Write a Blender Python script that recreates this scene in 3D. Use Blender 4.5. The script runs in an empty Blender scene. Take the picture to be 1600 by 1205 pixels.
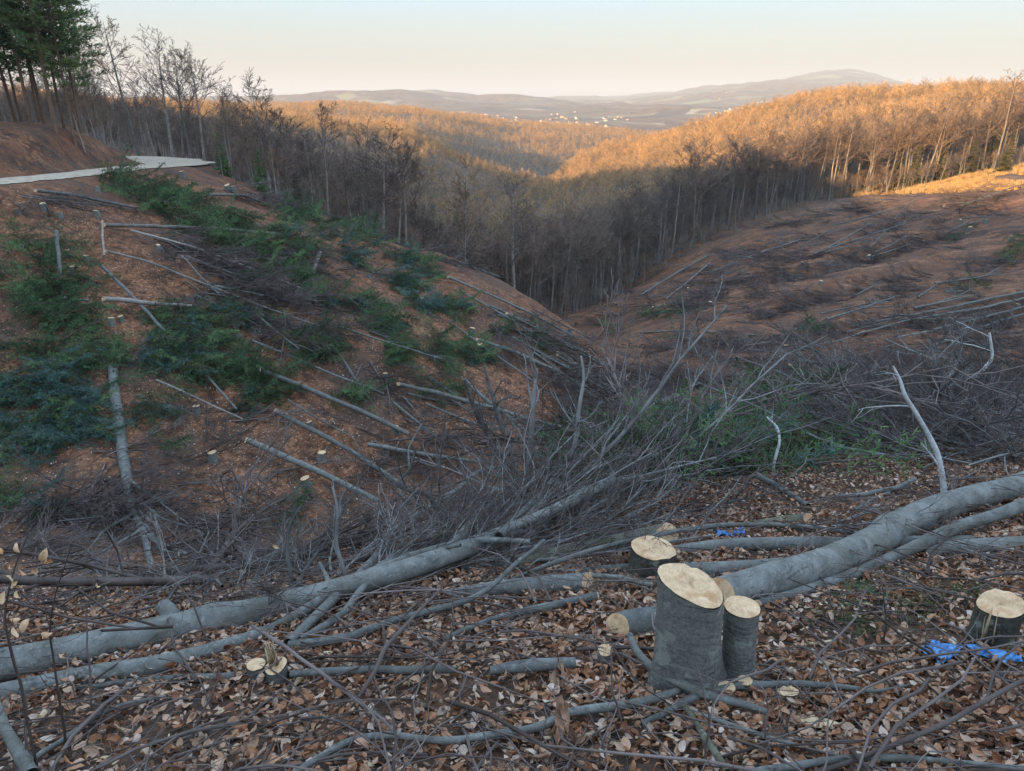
import bpy, math, random
import numpy as np
from mathutils import Vector, Matrix

random.seed(11)
rng = np.random.default_rng(11)
scene = bpy.context.scene
COL = scene.collection

# ------------------------------------------------------------------ camera
F = 1150.0
PITCH = math.radians(21.5)
cam_data = bpy.data.cameras.new('camera')
cam_data.sensor_width = 36.0
cam_data.lens = 36.0 * F / 1600.0
cam_data.clip_start = 0.05
cam_data.clip_end = 60000
cam = bpy.data.objects.new('camera', cam_data)
cam.rotation_euler = (math.radians(90) - PITCH, 0, 0)
COL.objects.link(cam)
scene.camera = cam

# ------------------------------------------------------------------ sky, sun, exposure
SUN_ELEV = math.radians(10.5)
SUN_H = np.array([-0.65, -0.76])            # horizontal direction towards the sun (behind, to the left)
world = bpy.data.worlds.new('World')
scene.world = world
world.use_nodes = True
wn, wl = world.node_tree.nodes, world.node_tree.links
wn.clear()
sky = wn.new('ShaderNodeTexSky')
sky.sky_type = 'NISHITA'
sky.sun_disc = False
sky.sun_elevation = SUN_ELEV
sky.sun_rotation = math.atan2(SUN_H[0], SUN_H[1])
sky.altitude = 600
sky.air_density = 1.0
sky.dust_density = 1.6
sky.ozone_density = 1.0
tc = wn.new('ShaderNodeTexCoord')
sep = wn.new('ShaderNodeSeparateXYZ')
wl.new(tc.outputs['Generated'], sep.inputs[0])
ramp = wn.new('ShaderNodeValToRGB')          # dusty winter air: cream to pale blue, the same all round
el = ramp.color_ramp.elements
el[0].position = 0.0;  el[0].color = (1.6, 1.55, 1.40, 1)
el[1].position = 1.0;  el[1].color = (4.3, 5.9, 8.4, 1)
for p_, c_ in ((0.03, (1.9, 1.83, 1.60, 1)), (0.065, (2.1, 2.25, 2.15, 1)), (0.11, (2.0, 2.65, 3.0, 1)), (0.25, (4.2, 5.6, 7.2, 1))):
    e = el.new(p_); e.color = c_
wl.new(sep.outputs['Z'], ramp.inputs['Fac'])
mixs = wn.new('ShaderNodeMix'); mixs.data_type = 'RGBA'
mixs.inputs['Factor'].default_value = 0.9
wl.new(sky.outputs['Color'], mixs.inputs['A'])
wl.new(ramp.outputs['Color'], mixs.inputs['B'])
bg = wn.new('ShaderNodeBackground')
bg.inputs['Strength'].default_value = 0.10
wl.new(mixs.outputs['Result'], bg.inputs['Color'])
wo = wn.new('ShaderNodeOutputWorld')
wl.new(bg.outputs[0], wo.inputs['Surface'])

sun_data = bpy.data.lights.new('sun', 'SUN')
sun_data.energy = 5.0
sun_data.angle = math.radians(0.5)
sun_data.color = (1.0, 0.63, 0.29)
sun = bpy.data.objects.new('sun', sun_data)
sv = Vector((SUN_H[0] * math.cos(SUN_ELEV), SUN_H[1] * math.cos(SUN_ELEV), math.sin(SUN_ELEV)))
sun.rotation_euler = sv.to_track_quat('Z', 'Y').to_euler()
sun.location = (0, 0, 50)
COL.objects.link(sun)

scene.view_settings.view_transform = 'Standard'
scene.view_settings.look = 'None'
scene.view_settings.gamma = 1.0
scene.view_settings.use_curve_mapping = False
scene.view_settings.exposure = 1.66
scene.render.engine = 'CYCLES'
cy = scene.cycles
cy.use_denoising = True
cy.max_bounces = 4
cy.diffuse_bounces = 3
cy.glossy_bounces = 1
cy.transmission_bounces = 1
cy.volume_bounces = 2
cy.transparent_max_bounces = 4
cy.caustics_reflective = False
cy.caustics_refractive = False
# ------------------------------------------------------------------ numpy helpers
def smooth(a, b, x):
    t = np.clip((np.asarray(x, float) - a) / (b - a), 0, 1)
    return t * t * (3 - 2 * t)

def _h(ix, iy, s):
    n = (ix.astype(np.int64) * 374761393 + iy.astype(np.int64) * 668265263 + s * 974711) & 0x7fffffff
    n = ((n ^ (n >> 13)) * 1274126177) & 0x7fffffff
    return ((n ^ (n >> 16)) & 0xffff) / 65535.0 * 2 - 1

def vnoise(x, y, s=0):
    ix, iy = np.floor(x), np.floor(y)
    fx, fy = x - ix, y - iy
    fx = fx * fx * (3 - 2 * fx); fy = fy * fy * (3 - 2 * fy)
    a = _h(ix, iy, s); b = _h(ix + 1, iy, s); c = _h(ix, iy + 1, s); d = _h(ix + 1, iy + 1, s)
    return (a * (1 - fx) + b * fx) * (1 - fy) + (c * (1 - fx) + d * fx) * fy

def fbm(x, y, s=0, o=4):
    t = 0; a = 1.0
    for k in range(o):
        t = t + a * vnoise(x, y, s + k * 7)
        x, y, a = x * 2.03 + 17.1, y * 2.03 - 9.7, a * 0.5
    return t

CP, SP = math.cos(PITCH), math.sin(PITCH)
def ray(u, v):
    cx = (np.asarray(u, float) - 800) / F
    cyy = (602.5 - np.asarray(v, float)) / F
    return np.stack([cx + 0 * cyy, CP + cyy * SP + 0 * cx, -SP + cyy * CP + 0 * cx], -1)
def P(u, v, Y):
    """a point in the place, seen in direction (u, v) at forward distance Y metres"""
    d = ray(u, v)
    return d / d[..., 1:2] * np.asarray(Y, float)[..., None]

# surveyed points of the valley: direction and forward distance
CTRL = [
 # left hillside below the road
 (-200,840,20),(-200,600,29),(-200,400,38),(-200,300,46),(-200,200,56),
 (0,840,22),(0,760,25),(0,685,28),(0,560,33),(0,480,37),(0,400,41.5),(0,330,47),(0,296,50.5),(0,262,56),(0,235,60),(0,205,66),
 (200,800,24),(200,700,28),(200,600,32.5),(200,500,38),(200,400,45),(200,330,53),(200,283,63),
 (120,208,74),(200,243,92),(180,262,70),(290,258,84),(330,275,75),
 (400,830,25.5),(400,760,27.5),(400,700,30),(400,600,35),(400,500,42),(400,400,51),(400,345,60),(420,315,72),
 (600,800,28),(600,700,32),(600,600,38),(600,500,46),(600,430,56),(590,378,70),(500,338,72),
 (700,408,68),(700,500,50),(700,650,37),(800,700,36),(800,560,47),(800,455,66),(900,523,62),(860,620,44),
 (950,562,60),(900,720,38),(1000,650,48),(1000,600,60),(950,545,85),(900,498,118),
 # far side of the left spur and the main valley beneath
 (0,228,90),(100,228,98),(240,250,112),(330,285,110),(420,330,106),(500,385,100),(600,440,98),(700,490,98),(800,530,98),(860,540,100),
 (0,215,200),(200,215,200),(350,225,240),(450,262,240),(550,320,240),(650,380,250),(600,410,170),(700,440,180),(780,470,170),(850,480,160),
 # right side: the clear-cut hollow
 (1100,650,46),(1200,640,48),(1400,620,52),(1600,600,56),(1800,580,60),
 (1100,560,66),(1200,545,68),(1400,540,68),(1600,540,68),(1800,520,72),
 (1000,500,105),(1100,500,90),(1200,490,88),(1400,480,84),(1600,480,82),(1800,460,84),
 (1000,450,128),(1100,440,118),(1200,430,110),(1400,420,102),(1600,410,98),(1800,380,100),
 (1060,405,145),(1150,370,150),(1250,345,150),(1400,330,140),(1600,320,128),(1800,290,130),
 (1250,320,185),(1400,300,175),(1600,270,165),(1800,240,170),
 # shaded forest
 (950,472,150),(860,462,195),(1000,415,180),(900,410,240),(1000,370,240),(1100,350,230),(1200,320,240),
 (780,425,260),(700,400,300),(850,350,330),(950,320,340),(1050,300,340),(1200,280,330),(1400,262,290),(1600,240,250),(1800,215,250),
 (800,325,420),(900,300,430),(1000,275,430),(1100,255,430),(1200,237,430),(1400,212,380),
 # crest of the right ridge
 (1800,165,400),(1600,168,420),(1500,165,450),(1400,178,470),(1300,165,520),(1200,180,560),(1100,213,600),(1000,238,650),(900,262,700),
 (1800,190,650),(1500,190,750),(1300,195,900),(1150,215,950),
 # lit mound and the fold behind
 (870,306,480),(820,292,520),(760,268,540),(700,248,540),(640,238,520),(560,228,500),(450,215,500),(350,195,480),(200,190,430),(0,185,420),(-200,180,420),
 (600,330,430),(700,335,430),(640,365,370),(780,318,440),(500,280,400),(550,255,450),
 (560,212,640),(640,222,640),(700,268,650),(760,305,660),(840,318,680),(540,205,760),(640,210,760),(720,272,760),(790,300,760),(860,306,760),
 # middle brown hill
 (400,182,950),(500,184,950),(580,187,1000),(700,196,1050),(800,214,1150),(900,213,1200),(1000,224,1200),(1070,230,1150),
 (600,203,870),(680,215,900),(740,248,880),(850,258,880),(950,250,920),
 # village basin
 (300,172,2000),(450,172,2200),(600,182,2400),(700,180,2400),(880,190,2200),(980,190,2100),(1100,196,2000),(1200,176,2600),(1050,180,2800),
 (900,172,3400),(780,173,3400),(620,172,3400),(1150,168,3400),(1300,160,3400),(1500,160,3000),(1700,160,3000),
 # hills at the far side
 (400,158,4600),(520,149,4600),(640,146,4600),(720,155,4700),(800,153,4700),(880,163,4600),(960,172,4300),
 (1050,158,5200),(1150,150,5000),(1250,141,4900),(1350,137,4900),(1450,142,4900),(1600,146,4900),
 (950,156,7500),(1080,141,8000),(1200,128,7800),(1310,111,7600),(1370,118,7600),(1410,134,7600),(1500,142,7600),(1700,146,7600),
 (300,156,7600),(600,156,7600),(800,155,7600),
 (200,152,14000),(600,151.5,14000),(1000,150,14000),(1400,150,14000),(200,150.6,30000),(800,150.6,30000),(1500,150.6,30000),
]
_c = np.array(CTRL, float)
_d = ray(_c[:, 0], _c[:, 1])
_K = 2.2
_cx = np.stack([_d[:, 0] / _d[:, 1] * _K, np.log(_c[:, 2])], 1)
_cs = _d[:, 2] / _d[:, 1]
def _phi(r2):
    return 0.5 * r2 * np.log(r2 + 1e-12)
_n = len(_cx)
_A = np.zeros((_n + 3, _n + 3))
_A[:_n, :_n] = _phi(((_cx[:, None] - _cx[None]) ** 2).sum(-1)) + np.eye(_n) * 2e-4
_A[:_n, _n] = 1; _A[:_n, _n + 1:] = _cx
_A[_n:, :_n] = _A[:_n, _n:].T
_w = np.linalg.solve(_A, np.concatenate([_cs, np.zeros(3)]))

def far_h(x, y):
    y = np.maximum(y, 12.0)
    q = np.clip(x / y, -0.95, 0.95) * _K
    p = np.stack([q, np.log(y)], -1)
    out = np.empty(len(p))
    for i in range(0, len(p), 40000):
        b = p[i:i + 40000]
        out[i:i + 40000] = _phi(((b[:, None] - _cx[None]) ** 2).sum(-1)) @ _w[:_n] + _w[_n] + b @ _w[_n + 1:]
    return out * y

# the photographer's own hillside
def near_h(x, y):
    ye = np.interp(x, [-8, -4, -1, 1.5, 4, 7, 12], [3.2, 3.6, 5.0, 8.5, 11, 13, 15])
    z = -1.72 - 0.30 * y
    d = y - ye
    z = z - 0.36 * (np.logaddexp(0, d * 1.2) / 1.2)
    return z + 0.03 * x

# the long ridge behind and to the left that keeps the low sun off the valley
SD = SUN_H / np.linalg.norm(SUN_H)
SQ = np.array([SD[1], -SD[0]])
TE = math.tan(SUN_ELEV)
SHADE = [  # (u, v, Y, extra height) of points on the shadow's edge
 (1600,304,144,-6),(1400,308,160,-5),(1250,300,200,7),(1150,300,250,10),(1000,292,370,12),(900,306,400,12),(800,322,415,12),(700,342,410,10),(560,320,380,8),
]
CREST = 130.0
_sp = np.array([[*P(u, v, Y), e] for u, v, Y, e in SHADE])
_sq = _sp[:, :2] @ SQ
_sh = _sp[:, 2] + _sp[:, 3] + (CREST - _sp[:, :2] @ SD) * TE
_o = np.argsort(_sq); _sq, _sh = _sq[_o], _sh[_o]

def ridge_h(x, y):
    a = x * SD[0] + y * SD[1]
    q = x * SQ[0] + y * SQ[1]
    top = np.interp(q, _sq, _sh, left=_sh[0], right=_sh[-1])
    f = 1 - smooth(0, 140, np.abs(a - CREST))
    base = -30 - 70 * smooth(250, 600, q)
    top = top + (base - top) * smooth(_sq[-1] + 5, _sq[-1] + 60, q)
    return base + (top - base) * f

def road_pts():
    L = [(-260,300,42),(-120,293,47),(0,282,53),(60,277,57),(130,270,62.5),(190,262,69),(240,259,76),(275,256,84),(262,250,92),(225,246,99),(185,245,107),(150,246,118)]
    a = np.array(L, float)
    p = P(a[:, 0], a[:, 1], a[:, 2])
    t = np.arange(len(p)); tt = np.linspace(0, len(p) - 1, 160)
    q = np.stack([np.interp(tt, t, p[:, k]) for k in range(3)], 1)
    for _ in range(30):
        q[1:-1] = 0.25 * q[:-2] + 0.5 * q[1:-1] + 0.25 * q[2:]
    return q
ROAD = road_pts()

def H(x, y, detail=True):
    x = np.atleast_1d(np.asarray(x, float)); y = np.atleast_1d(np.asarray(y, float))
    shp = x.shape
    x = x.ravel(); y = y.ravel()
    r = np.hypot(x, y)
    th = np.abs(np.arctan2(x, y))
    fz = far_h(x, y)
    wv = smooth(math.radians(58), math.radians(40), th) if False else 1 - smooth(math.radians(41), math.radians(60), th)
    rz = ridge_h(x, y)
    nz = near_h(x, y)
    out_z = rz + (-25 - rz) * smooth(40, 120, x)
    out_z = np.where(r > 1200, -60 + 0 * r, out_z) if False else out_z
    fz = fz * wv + out_z * (1 - wv)
    # own hillside wins close by; elsewhere the higher of the two
    wn_ = 1 - smooth(14, 26, r) * (1 - 0)
    k = 0.9
    mx = np.logaddexp(nz * k, fz * k) / k
    behind = smooth(math.radians(75), math.radians(95), th)
    near_zone = 1 - smooth(45, 110, r)
    z = np.where(r < 16, nz, mx)
    bl = smooth(11, 16, r)
    z = nz * (1 - bl) + mx * bl
    up = -1.72 + 0.30 * np.abs(y) * 0 - 0.30 * y + 0.03 * x
    zb = up * near_zone + out_z * (1 - near_zone)
    z = z * (1 - behind) + zb * behind
    far_only = smooth(60, 90, r) * (1 - behind)
    z = z * (1 - far_only) + fz * far_only
    if detail:
        z = z + 0.035 * fbm(x * 1.7, y * 1.7, 3, 3) * smooth(0.5, 2, r)
        z = z + smooth(10, 40, r) * (0.22 * fbm(x * 0.35, y * 0.35, 5, 3) + 0.35 * fbm(x * 0.09, y * 0.09, 9, 2)) * (1 - smooth(200, 400, r) * 0.5)
        ca, sa = math.cos(0.45), math.sin(0.45)
        xr, yr = x * ca + y * sa, -x * sa + y * ca
        led = fbm(xr * 0.035, yr * 0.16, 41, 3)
        z = z + smooth(58, 80, r) * (1 - smooth(190, 260, r)) * smooth(0, 12, x) * (0.85 * led + 0.5 * np.abs(vnoise(xr * 0.05, yr * 0.3, 47)))
        z = z + smooth(150, 500, r) * 2.5 * fbm(x / 70, y / 70, 12, 3)
        z = z + smooth(1300, 3500, r) * (1 - smooth(9000, 16000, r)) * (30 * fbm(x / 620, y / 620, 21, 4))
    # road bench
    m = (r > 35) & (r < 135) & (x < 0) & (y > 30)
    if m.any():
        xx, yy = x[m], y[m]
        d2 = (xx[:, None] - ROAD[None, :, 0]) ** 2 + (yy[:, None] - ROAD[None, :, 1]) ** 2
        j = d2.argmin(1)
        d = np.sqrt(d2[np.arange(len(j)), j])
        w = 1 - smooth(2.6, 6.0, d)
        z[m] = z[m] * (1 - w) + (ROAD[j, 2] - 0.12) * w
    return z.reshape(shp)

def hit(u, v, tmax=400.0):
    """where the direction (u, v) meets the ground"""
    d = ray(np.atleast_1d(u), np.atleast_1d(v))
    t = np.geomspace(0.8, tmax, 420)
    out = np.zeros_like(d)
    for i in range(len(d)):
        p = t[:, None] * d[i][None]
        g = H(p[:, 0], p[:, 1])
        s = p[:, 2] - g
        k = np.argmax(s < 0)
        if s[k] >= 0:
            out[i] = p[-1]; continue
        if k == 0:
            out[i] = p[0]; continue
        f = s[k - 1] / (s[k - 1] - s[k])
        out[i] = p[k - 1] * (1 - f) + p[k] * f
    return out

# ------------------------------------------------------------------ tagging and mesh helpers
def tag(o, label=None, cat=None, group=None, kind=None):
    if label: o['label'] = label
    if cat: o['category'] = cat
    if group: o['group'] = group
    if kind: o['kind'] = kind
    return o

def mesh_from(name, verts, faces=None, mat=None, smooth_=False, quads=None, mats=None, midx=None):
    me = bpy.data.meshes.new(name)
    verts = np.asarray(verts, np.float32)
    parts = []
    if faces is not None and len(faces):
        parts.append(np.asarray(faces, np.int32))
    if quads is not None and len(quads):
        parts.append(np.asarray(quads, np.int32))
    nl = sum(p.size for p in parts); nf = sum(len(p) for p in parts)
    me.vertices.add(len(verts)); me.vertices.foreach_set('co', verts.ravel())
    me.loops.add(nl); me.polygons.add(nf)
    li = np.concatenate([p.ravel() for p in parts])
    me.loops.foreach_set('vertex_index', li)
    st = []; off = 0
    for p in parts:
        st.append(off + np.arange(len(p)) * p.shape[1]); off += p.size
    me.polygons.foreach_set('loop_start', np.concatenate(st).astype(np.int32))
    if midx is not None: me.polygons.foreach_set('material_index', np.asarray(midx, np.int32))
    me.update(calc_edges=True)
    if smooth_: me.polygons.foreach_set('use_smooth', np.ones(nf, bool))
    for m in (mats or ([mat] if mat else [])): me.materials.append(m)
    me.validate()
    return me

def link(name, me, parent=None, loc=None, rot=None, scl=None):
    o = bpy.data.objects.new(name, me)
    COL.objects.link(o)
    if parent is not None: o.parent = parent
    if loc is not None: o.location = loc
    if rot is not None: o.rotation_euler = rot
    if scl is not None: o.scale = scl if hasattr(scl, '__len__') else (scl,) * 3
    return o

# ------------------------------------------------------------------ material helpers
class M:
    def __init__(s, name, rough=0.85, spec=0.25):
        s.m = bpy.data.materials.new(name); s.m.use_nodes = True
        s.n = s.m.node_tree.nodes; s.l = s.m.node_tree.links
        s.b = s.n['Principled BSDF']
        s.b.inputs['Roughness'].default_value = rough
        s.b.inputs['Specular IOR Level'].default_value = spec
    def new(s, t, **k):
        n = s.n.new(t)
        for a, v in k.items(): setattr(n, a, v)
        return n
    def coord(s, kind='Object', scale=(1, 1, 1)):
        t = s.new('ShaderNodeTexCoord'); mp = s.new('ShaderNodeMapping')
        mp.inputs['Scale'].default_value = scale
        s.l.new(t.outputs[kind], mp.inputs[0]); return mp.outputs[0]
    def pos(s):
        return s.new('ShaderNodeNewGeometry').outputs['Position']
    def noise(s, co, scale, detail=4, rough=0.55, dist=0.0):
        n = s.new('ShaderNodeTexNoise'); n.inputs['Scale'].default_value = scale
        n.inputs['Detail'].default_value = detail; n.inputs['Roughness'].default_value = rough
        n.inputs['Distortion'].default_value = dist
        s.l.new(co, n.inputs['Vector']); return n.outputs['Fac']
    def vor(s, co, scale, out='Color', feature='F1', rnd=1.0):
        n = s.new('ShaderNodeTexVoronoi'); n.inputs['Scale'].default_value = scale; n.feature = feature
        n.inputs['Randomness'].default_value = rnd
        s.l.new(co, n.inputs['Vector']); return n.outputs[out]
    def ramp(s, fac, stops, interp='LINEAR'):
        r = s.new('ShaderNodeValToRGB'); r.color_ramp.interpolation = interp
        e = r.color_ramp.elements
        while len(e) < len(stops): e.new(0.5)
        for k, (p, c) in enumerate(stops):
            e[k].position = p; e[k].color = (*c, 1) if len(c) == 3 else c
        s.l.new(fac, r.inputs[0]); return r.outputs[0]
    def mix(s, fac, a, b, mode='MIX'):
        n = s.new('ShaderNodeMix', data_type='RGBA', blend_type=mode)
        for sock, v in ((n.inputs['Factor'], fac), (n.inputs['A'], a), (n.inputs['B'], b)):
            if isinstance(v, (int, float)): sock.default_value = v
            elif isinstance(v, tuple): sock.default_value = (*v, 1)
            else: s.l.new(v, sock)
        return n.outputs['Result']
    def mth(s, op, a, b=0.0):
        n = s.new('ShaderNodeMath', operation=op)
        for i, v in enumerate((a, b)):
            if isinstance(v, (int, float)): n.inputs[i].default_value = v
            else: s.l.new(v, n.inputs[i])
        return n.outputs[0]
    def mrange(s, v, a, b, c=0.0, d=1.0):
        n = s.new('ShaderNodeMapRange')
        s.l.new(v, n.inputs[0])
        for i, q in enumerate((a, b, c, d)): n.inputs[i + 1].default_value = q
        return n.outputs[0]
    def col(s, c):
        if isinstance(c, tuple): s.b.inputs['Base Color'].default_value = (*c, 1)
        else: s.l.new(c, s.b.inputs['Base Color'])
        return s
    def bump(s, h, dist=0.02, strength=1.0):
        n = s.new('ShaderNodeBump'); n.inputs['Strength'].default_value = strength
        n.inputs['Distance'].default_value = dist
        s.l.new(h, n.inputs['Height']); s.l.new(n.outputs[0], s.b.inputs['Normal']); return s
# ------------------------------------------------------------------ ground sheet
def ground_material():
    m = M('ground_litter', 0.95, 0.1)
    p = m.pos()
    dist = m.new('ShaderNodeVectorMath', operation='LENGTH'); m.l.new(p, dist.inputs[0]); dist = dist.outputs['Value']
    n1 = m.noise(p, 0.16, 5, 0.6)
    n2 = m.noise(p, 1.3, 5, 0.65)
    n3 = m.noise(p, 9.0, 4, 0.7)
    leaf = m.ramp(m.mix(m.mrange(dist, 12, 20), m.noise(p, 38.0, 3, 0.7), m.vor(p, 7.0)), [(0.0, (0.09, 0.052, 0.035)), (0.45, (0.20, 0.105, 0.06)), (0.8, (0.30, 0.17, 0.10)), (1.0, (0.42, 0.28, 0.18))])
    soil = m.ramp(n3, [(0.3, (0.035, 0.024, 0.018)), (0.7, (0.10, 0.064, 0.045))])
    a = m.mix(m.mrange(n2, 0.44, 0.62), leaf, soil)
    a = m.mix(m.mrange(dist, 9, 17, 0.75, 0.0), a, soil)
    grey = m.ramp(n3, [(0.35, (0.045, 0.038, 0.033)), (0.65, (0.13, 0.108, 0.095))])
    a = m.mix(m.mth('MULTIPLY', m.mrange(n1, 0.48, 0.62), 0.75), a, grey)
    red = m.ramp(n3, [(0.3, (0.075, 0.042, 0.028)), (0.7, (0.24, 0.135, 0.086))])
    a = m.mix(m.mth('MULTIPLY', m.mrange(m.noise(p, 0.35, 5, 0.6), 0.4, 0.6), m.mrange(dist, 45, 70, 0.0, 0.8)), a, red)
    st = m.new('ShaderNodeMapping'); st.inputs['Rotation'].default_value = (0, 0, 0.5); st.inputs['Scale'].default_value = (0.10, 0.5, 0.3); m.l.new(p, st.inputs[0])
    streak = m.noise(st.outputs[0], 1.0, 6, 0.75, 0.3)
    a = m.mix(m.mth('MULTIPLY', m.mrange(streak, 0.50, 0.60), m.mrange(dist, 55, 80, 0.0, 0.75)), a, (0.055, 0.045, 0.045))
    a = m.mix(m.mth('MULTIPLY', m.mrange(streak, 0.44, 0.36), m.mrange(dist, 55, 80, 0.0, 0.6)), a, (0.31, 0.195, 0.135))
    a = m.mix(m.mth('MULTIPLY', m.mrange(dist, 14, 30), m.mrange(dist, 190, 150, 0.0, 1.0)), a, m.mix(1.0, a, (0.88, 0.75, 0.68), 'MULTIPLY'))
    # woodland floor and far woods
    wood = m.ramp(m.noise(p, 0.12, 6, 0.75), [(0.3, (0.06, 0.045, 0.035)), (0.55, (0.14, 0.095, 0.065)), (0.75, (0.24, 0.165, 0.10))])
    a = m.mix(m.mrange(dist, 150, 260), a, wood)
    fields = m.ramp(m.vor(p, 0.006), [(0.0, (0.10, 0.075, 0.06)), (0.4, (0.14, 0.11, 0.08)), (0.6, (0.20, 0.18, 0.10)), (0.85, (0.30, 0.24, 0.16)), (1.0, (0.16, 0.15, 0.08))], 'CONSTANT')
    wood2 = m.ramp(m.noise(p, 0.02, 8, 0.8), [(0.35, (0.05, 0.037, 0.03)), (0.6, (0.19, 0.125, 0.08))])
    f2 = m.mix(m.mrange(m.noise(p, 0.0022, 5, 0.6), 0.50, 0.56), wood2, fields)
    a = m.mix(m.mrange(dist, 1500, 2100), a, f2)
    m.col(a)
    m.bump(m.mix(0.5, n2, n3), 0.12, 1.0)
    return m.m

def build_ground():
    A = math.radians(46)
    th = np.concatenate([np.linspace(-A, A, 470), np.linspace(A, 2 * math.pi - A, 92)[1:-1]])
    r = np.concatenate([np.geomspace(0.5, 9, 130, endpoint=False), np.geomspace(9, 420, 300, endpoint=False), np.geomspace(420, 9000, 150, endpoint=False), np.geomspace(9000, 34000, 14)])
    T, R = np.meshgrid(th, r)
    x = R * np.sin(T); y = R * np.cos(T)
    z = H(x, y)
    global _GT, _GR, _GZ
    _GT, _GR, _GZ = np.append(th, th[0] + 2 * math.pi), np.log(r), np.concatenate([z, z[:, :1]], 1)
    nt, nr = len(th), len(r)
    v = np.stack([x.ravel(), y.ravel(), z.ravel()], 1)
    v = np.vstack([v, [[0, 0, float(H(0.0, 0.0)[0])]]])
    i, j = np.meshgrid(np.arange(nr - 1), np.arange(nt), indexing='ij')
    j2 = (j + 1) % nt
    q = np.stack([i * nt + j, i * nt + j2, (i + 1) * nt + j2, (i + 1) * nt + j], -1).reshape(-1, 4)[:, ::-1]
    c = len(v) - 1
    t = np.stack([np.full(nt, c), np.arange(nt), (np.arange(nt) + 1) % nt], 1)[:, ::-1]
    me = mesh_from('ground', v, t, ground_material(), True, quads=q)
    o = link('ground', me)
    tag(o, kind='structure')
    return o
GROUND = build_ground()

def H2(x, y):
    """height of the ground sheet itself"""
    x = np.asarray(x, float); y = np.asarray(y, float)
    th = np.arctan2(x, y); th = np.where(th < _GT[0], th + 2 * math.pi, th)
    lr = np.log(np.maximum(np.hypot(x, y), 0.5))
    i = np.clip(np.searchsorted(_GR, lr) - 1, 0, len(_GR) - 2)
    j = np.clip(np.searchsorted(_GT, th) - 1, 0, len(_GT) - 2)
    fi = np.clip((lr - _GR[i]) / (_GR[i + 1] - _GR[i]), 0, 1); fj = np.clip((th - _GT[j]) / (_GT[j + 1] - _GT[j]), 0, 1)
    return (_GZ[i, j] * (1 - fi) + _GZ[i + 1, j] * fi) * (1 - fj) + (_GZ[i, j + 1] * (1 - fi) + _GZ[i + 1, j + 1] * fi) * fj

def hit(u, v, tmax=900.0):
    """where the directions (u, v) meet the ground"""
    d = ray(np.atleast_1d(u), np.atleast_1d(v))
    t = np.geomspace(0.8, tmax, 500)
    out = np.zeros_like(d)
    for c in range(0, len(d), 3000):
        dd = d[c:c + 3000]
        p = t[None, :, None] * dd[:, None, :]
        s = p[..., 2] - H2(p[..., 0], p[..., 1])
        neg = s < 0
        k = np.where(neg.any(1), neg.argmax(1), len(t) - 1); k = np.maximum(k, 1)
        a = np.arange(len(dd)); s0, s1 = s[a, k - 1], s[a, k]
        f = np.clip(s0 / np.where(np.abs(s0 - s1) < 1e-9, 1, s0 - s1), 0, 1)[:, None]
        out[c:c + 3000] = p[a, k - 1] * (1 - f) + p[a, k] * f
    return out

def project(p):
    p = np.atleast_2d(p)
    f = p[:, 1] * CP - p[:, 2] * SP
    up = p[:, 1] * SP + p[:, 2] * CP
    f = np.where(f < 1e-3, 1e-3, f)
    return 800 + p[:, 0] / f * F, 602.5 - up / f * F, f

def road_material():
    m = M('gravel_track', 0.95, 0.1); p = m.pos()
    c = m.ramp(m.noise(p, 2.5, 6, 0.7), [(0.3, (0.20, 0.15, 0.105)), (0.5, (0.36, 0.29, 0.215)), (0.7, (0.44, 0.37, 0.28))])
    m.col(c).bump(m.noise(p, 9, 4, 0.7), 0.04, 0.6); return m.m
def build_road():
    t = np.gradient(ROAD[:, :2], axis=0); t /= np.linalg.norm(t, axis=1)[:, None]
    n = np.stack([t[:, 1], -t[:, 0]], 1)
    offs = np.linspace(-2.1, 2.1, 7)
    v = []
    for i in range(len(ROAD)):
        wide = 1 + 0.9 * math.exp(-((i - 105) / 22) ** 2)
        for k, o_ in enumerate(offs):
            w = o_ * wide * (1 + 0.10 * math.sin(i * 0.5 + k) + (0.12 * rng.uniform(-1, 1) if abs(o_) > 1.9 else 0))
            crown = 0.10 - (0.05 if k in (1, 5) else 0) - 0.03 * (abs(o_) / 2.1) ** 2 - (0.14 if abs(o_) > 2 else 0)
            v.append((ROAD[i, 0] + n[i, 0] * w, ROAD[i, 1] + n[i, 1] * w, ROAD[i, 2] + crown))
    k = len(offs); q = []
    for i in range(len(ROAD) - 1):
        for j in range(k - 1):
            a = i * k + j; q.append((a, a + 1, a + k + 1, a + k))
    o = link('road', mesh_from('road', v, None, road_material(), True, quads=q))
    tag(o, kind='structure')
build_road()

# ------------------------------------------------------------------ haze
def build_haze():
    lo, hi = np.array([-26000, -2500, -420]), np.array([26000, 33900, 380])
    lo = np.array([-36000, -36000, -420]); hi = np.array([36000, 36000, 270])
    v = [(x, y, z) for x in (lo[0], hi[0]) for y in (lo[1], hi[1]) for z in (lo[2], hi[2])]
    q = [(0, 1, 3, 2), (4, 6, 7, 5), (0, 4, 5, 1), (2, 3, 7, 6), (0, 2, 6, 4), (1, 5, 7, 3)]
    m = bpy.data.materials.new('valley_haze'); m.use_nodes = True
    n = m.node_tree.nodes; n.clear()
    o_ = n.new('ShaderNodeOutputMaterial'); vp = n.new('ShaderNodeVolumePrincipled')
    vp.inputs['Color'].default_value = (0.54, 0.58, 0.60, 1)
    vp.inputs['Density'].default_value = 0.00013
    vp.inputs['Anisotropy'].default_value = 0.0
    m.node_tree.links.new(vp.outputs[0], o_.inputs['Volume'])
    o = link('haze', mesh_from('haze', v, None, m, quads=q))
    tag(o, kind='stuff')
build_haze()
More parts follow.
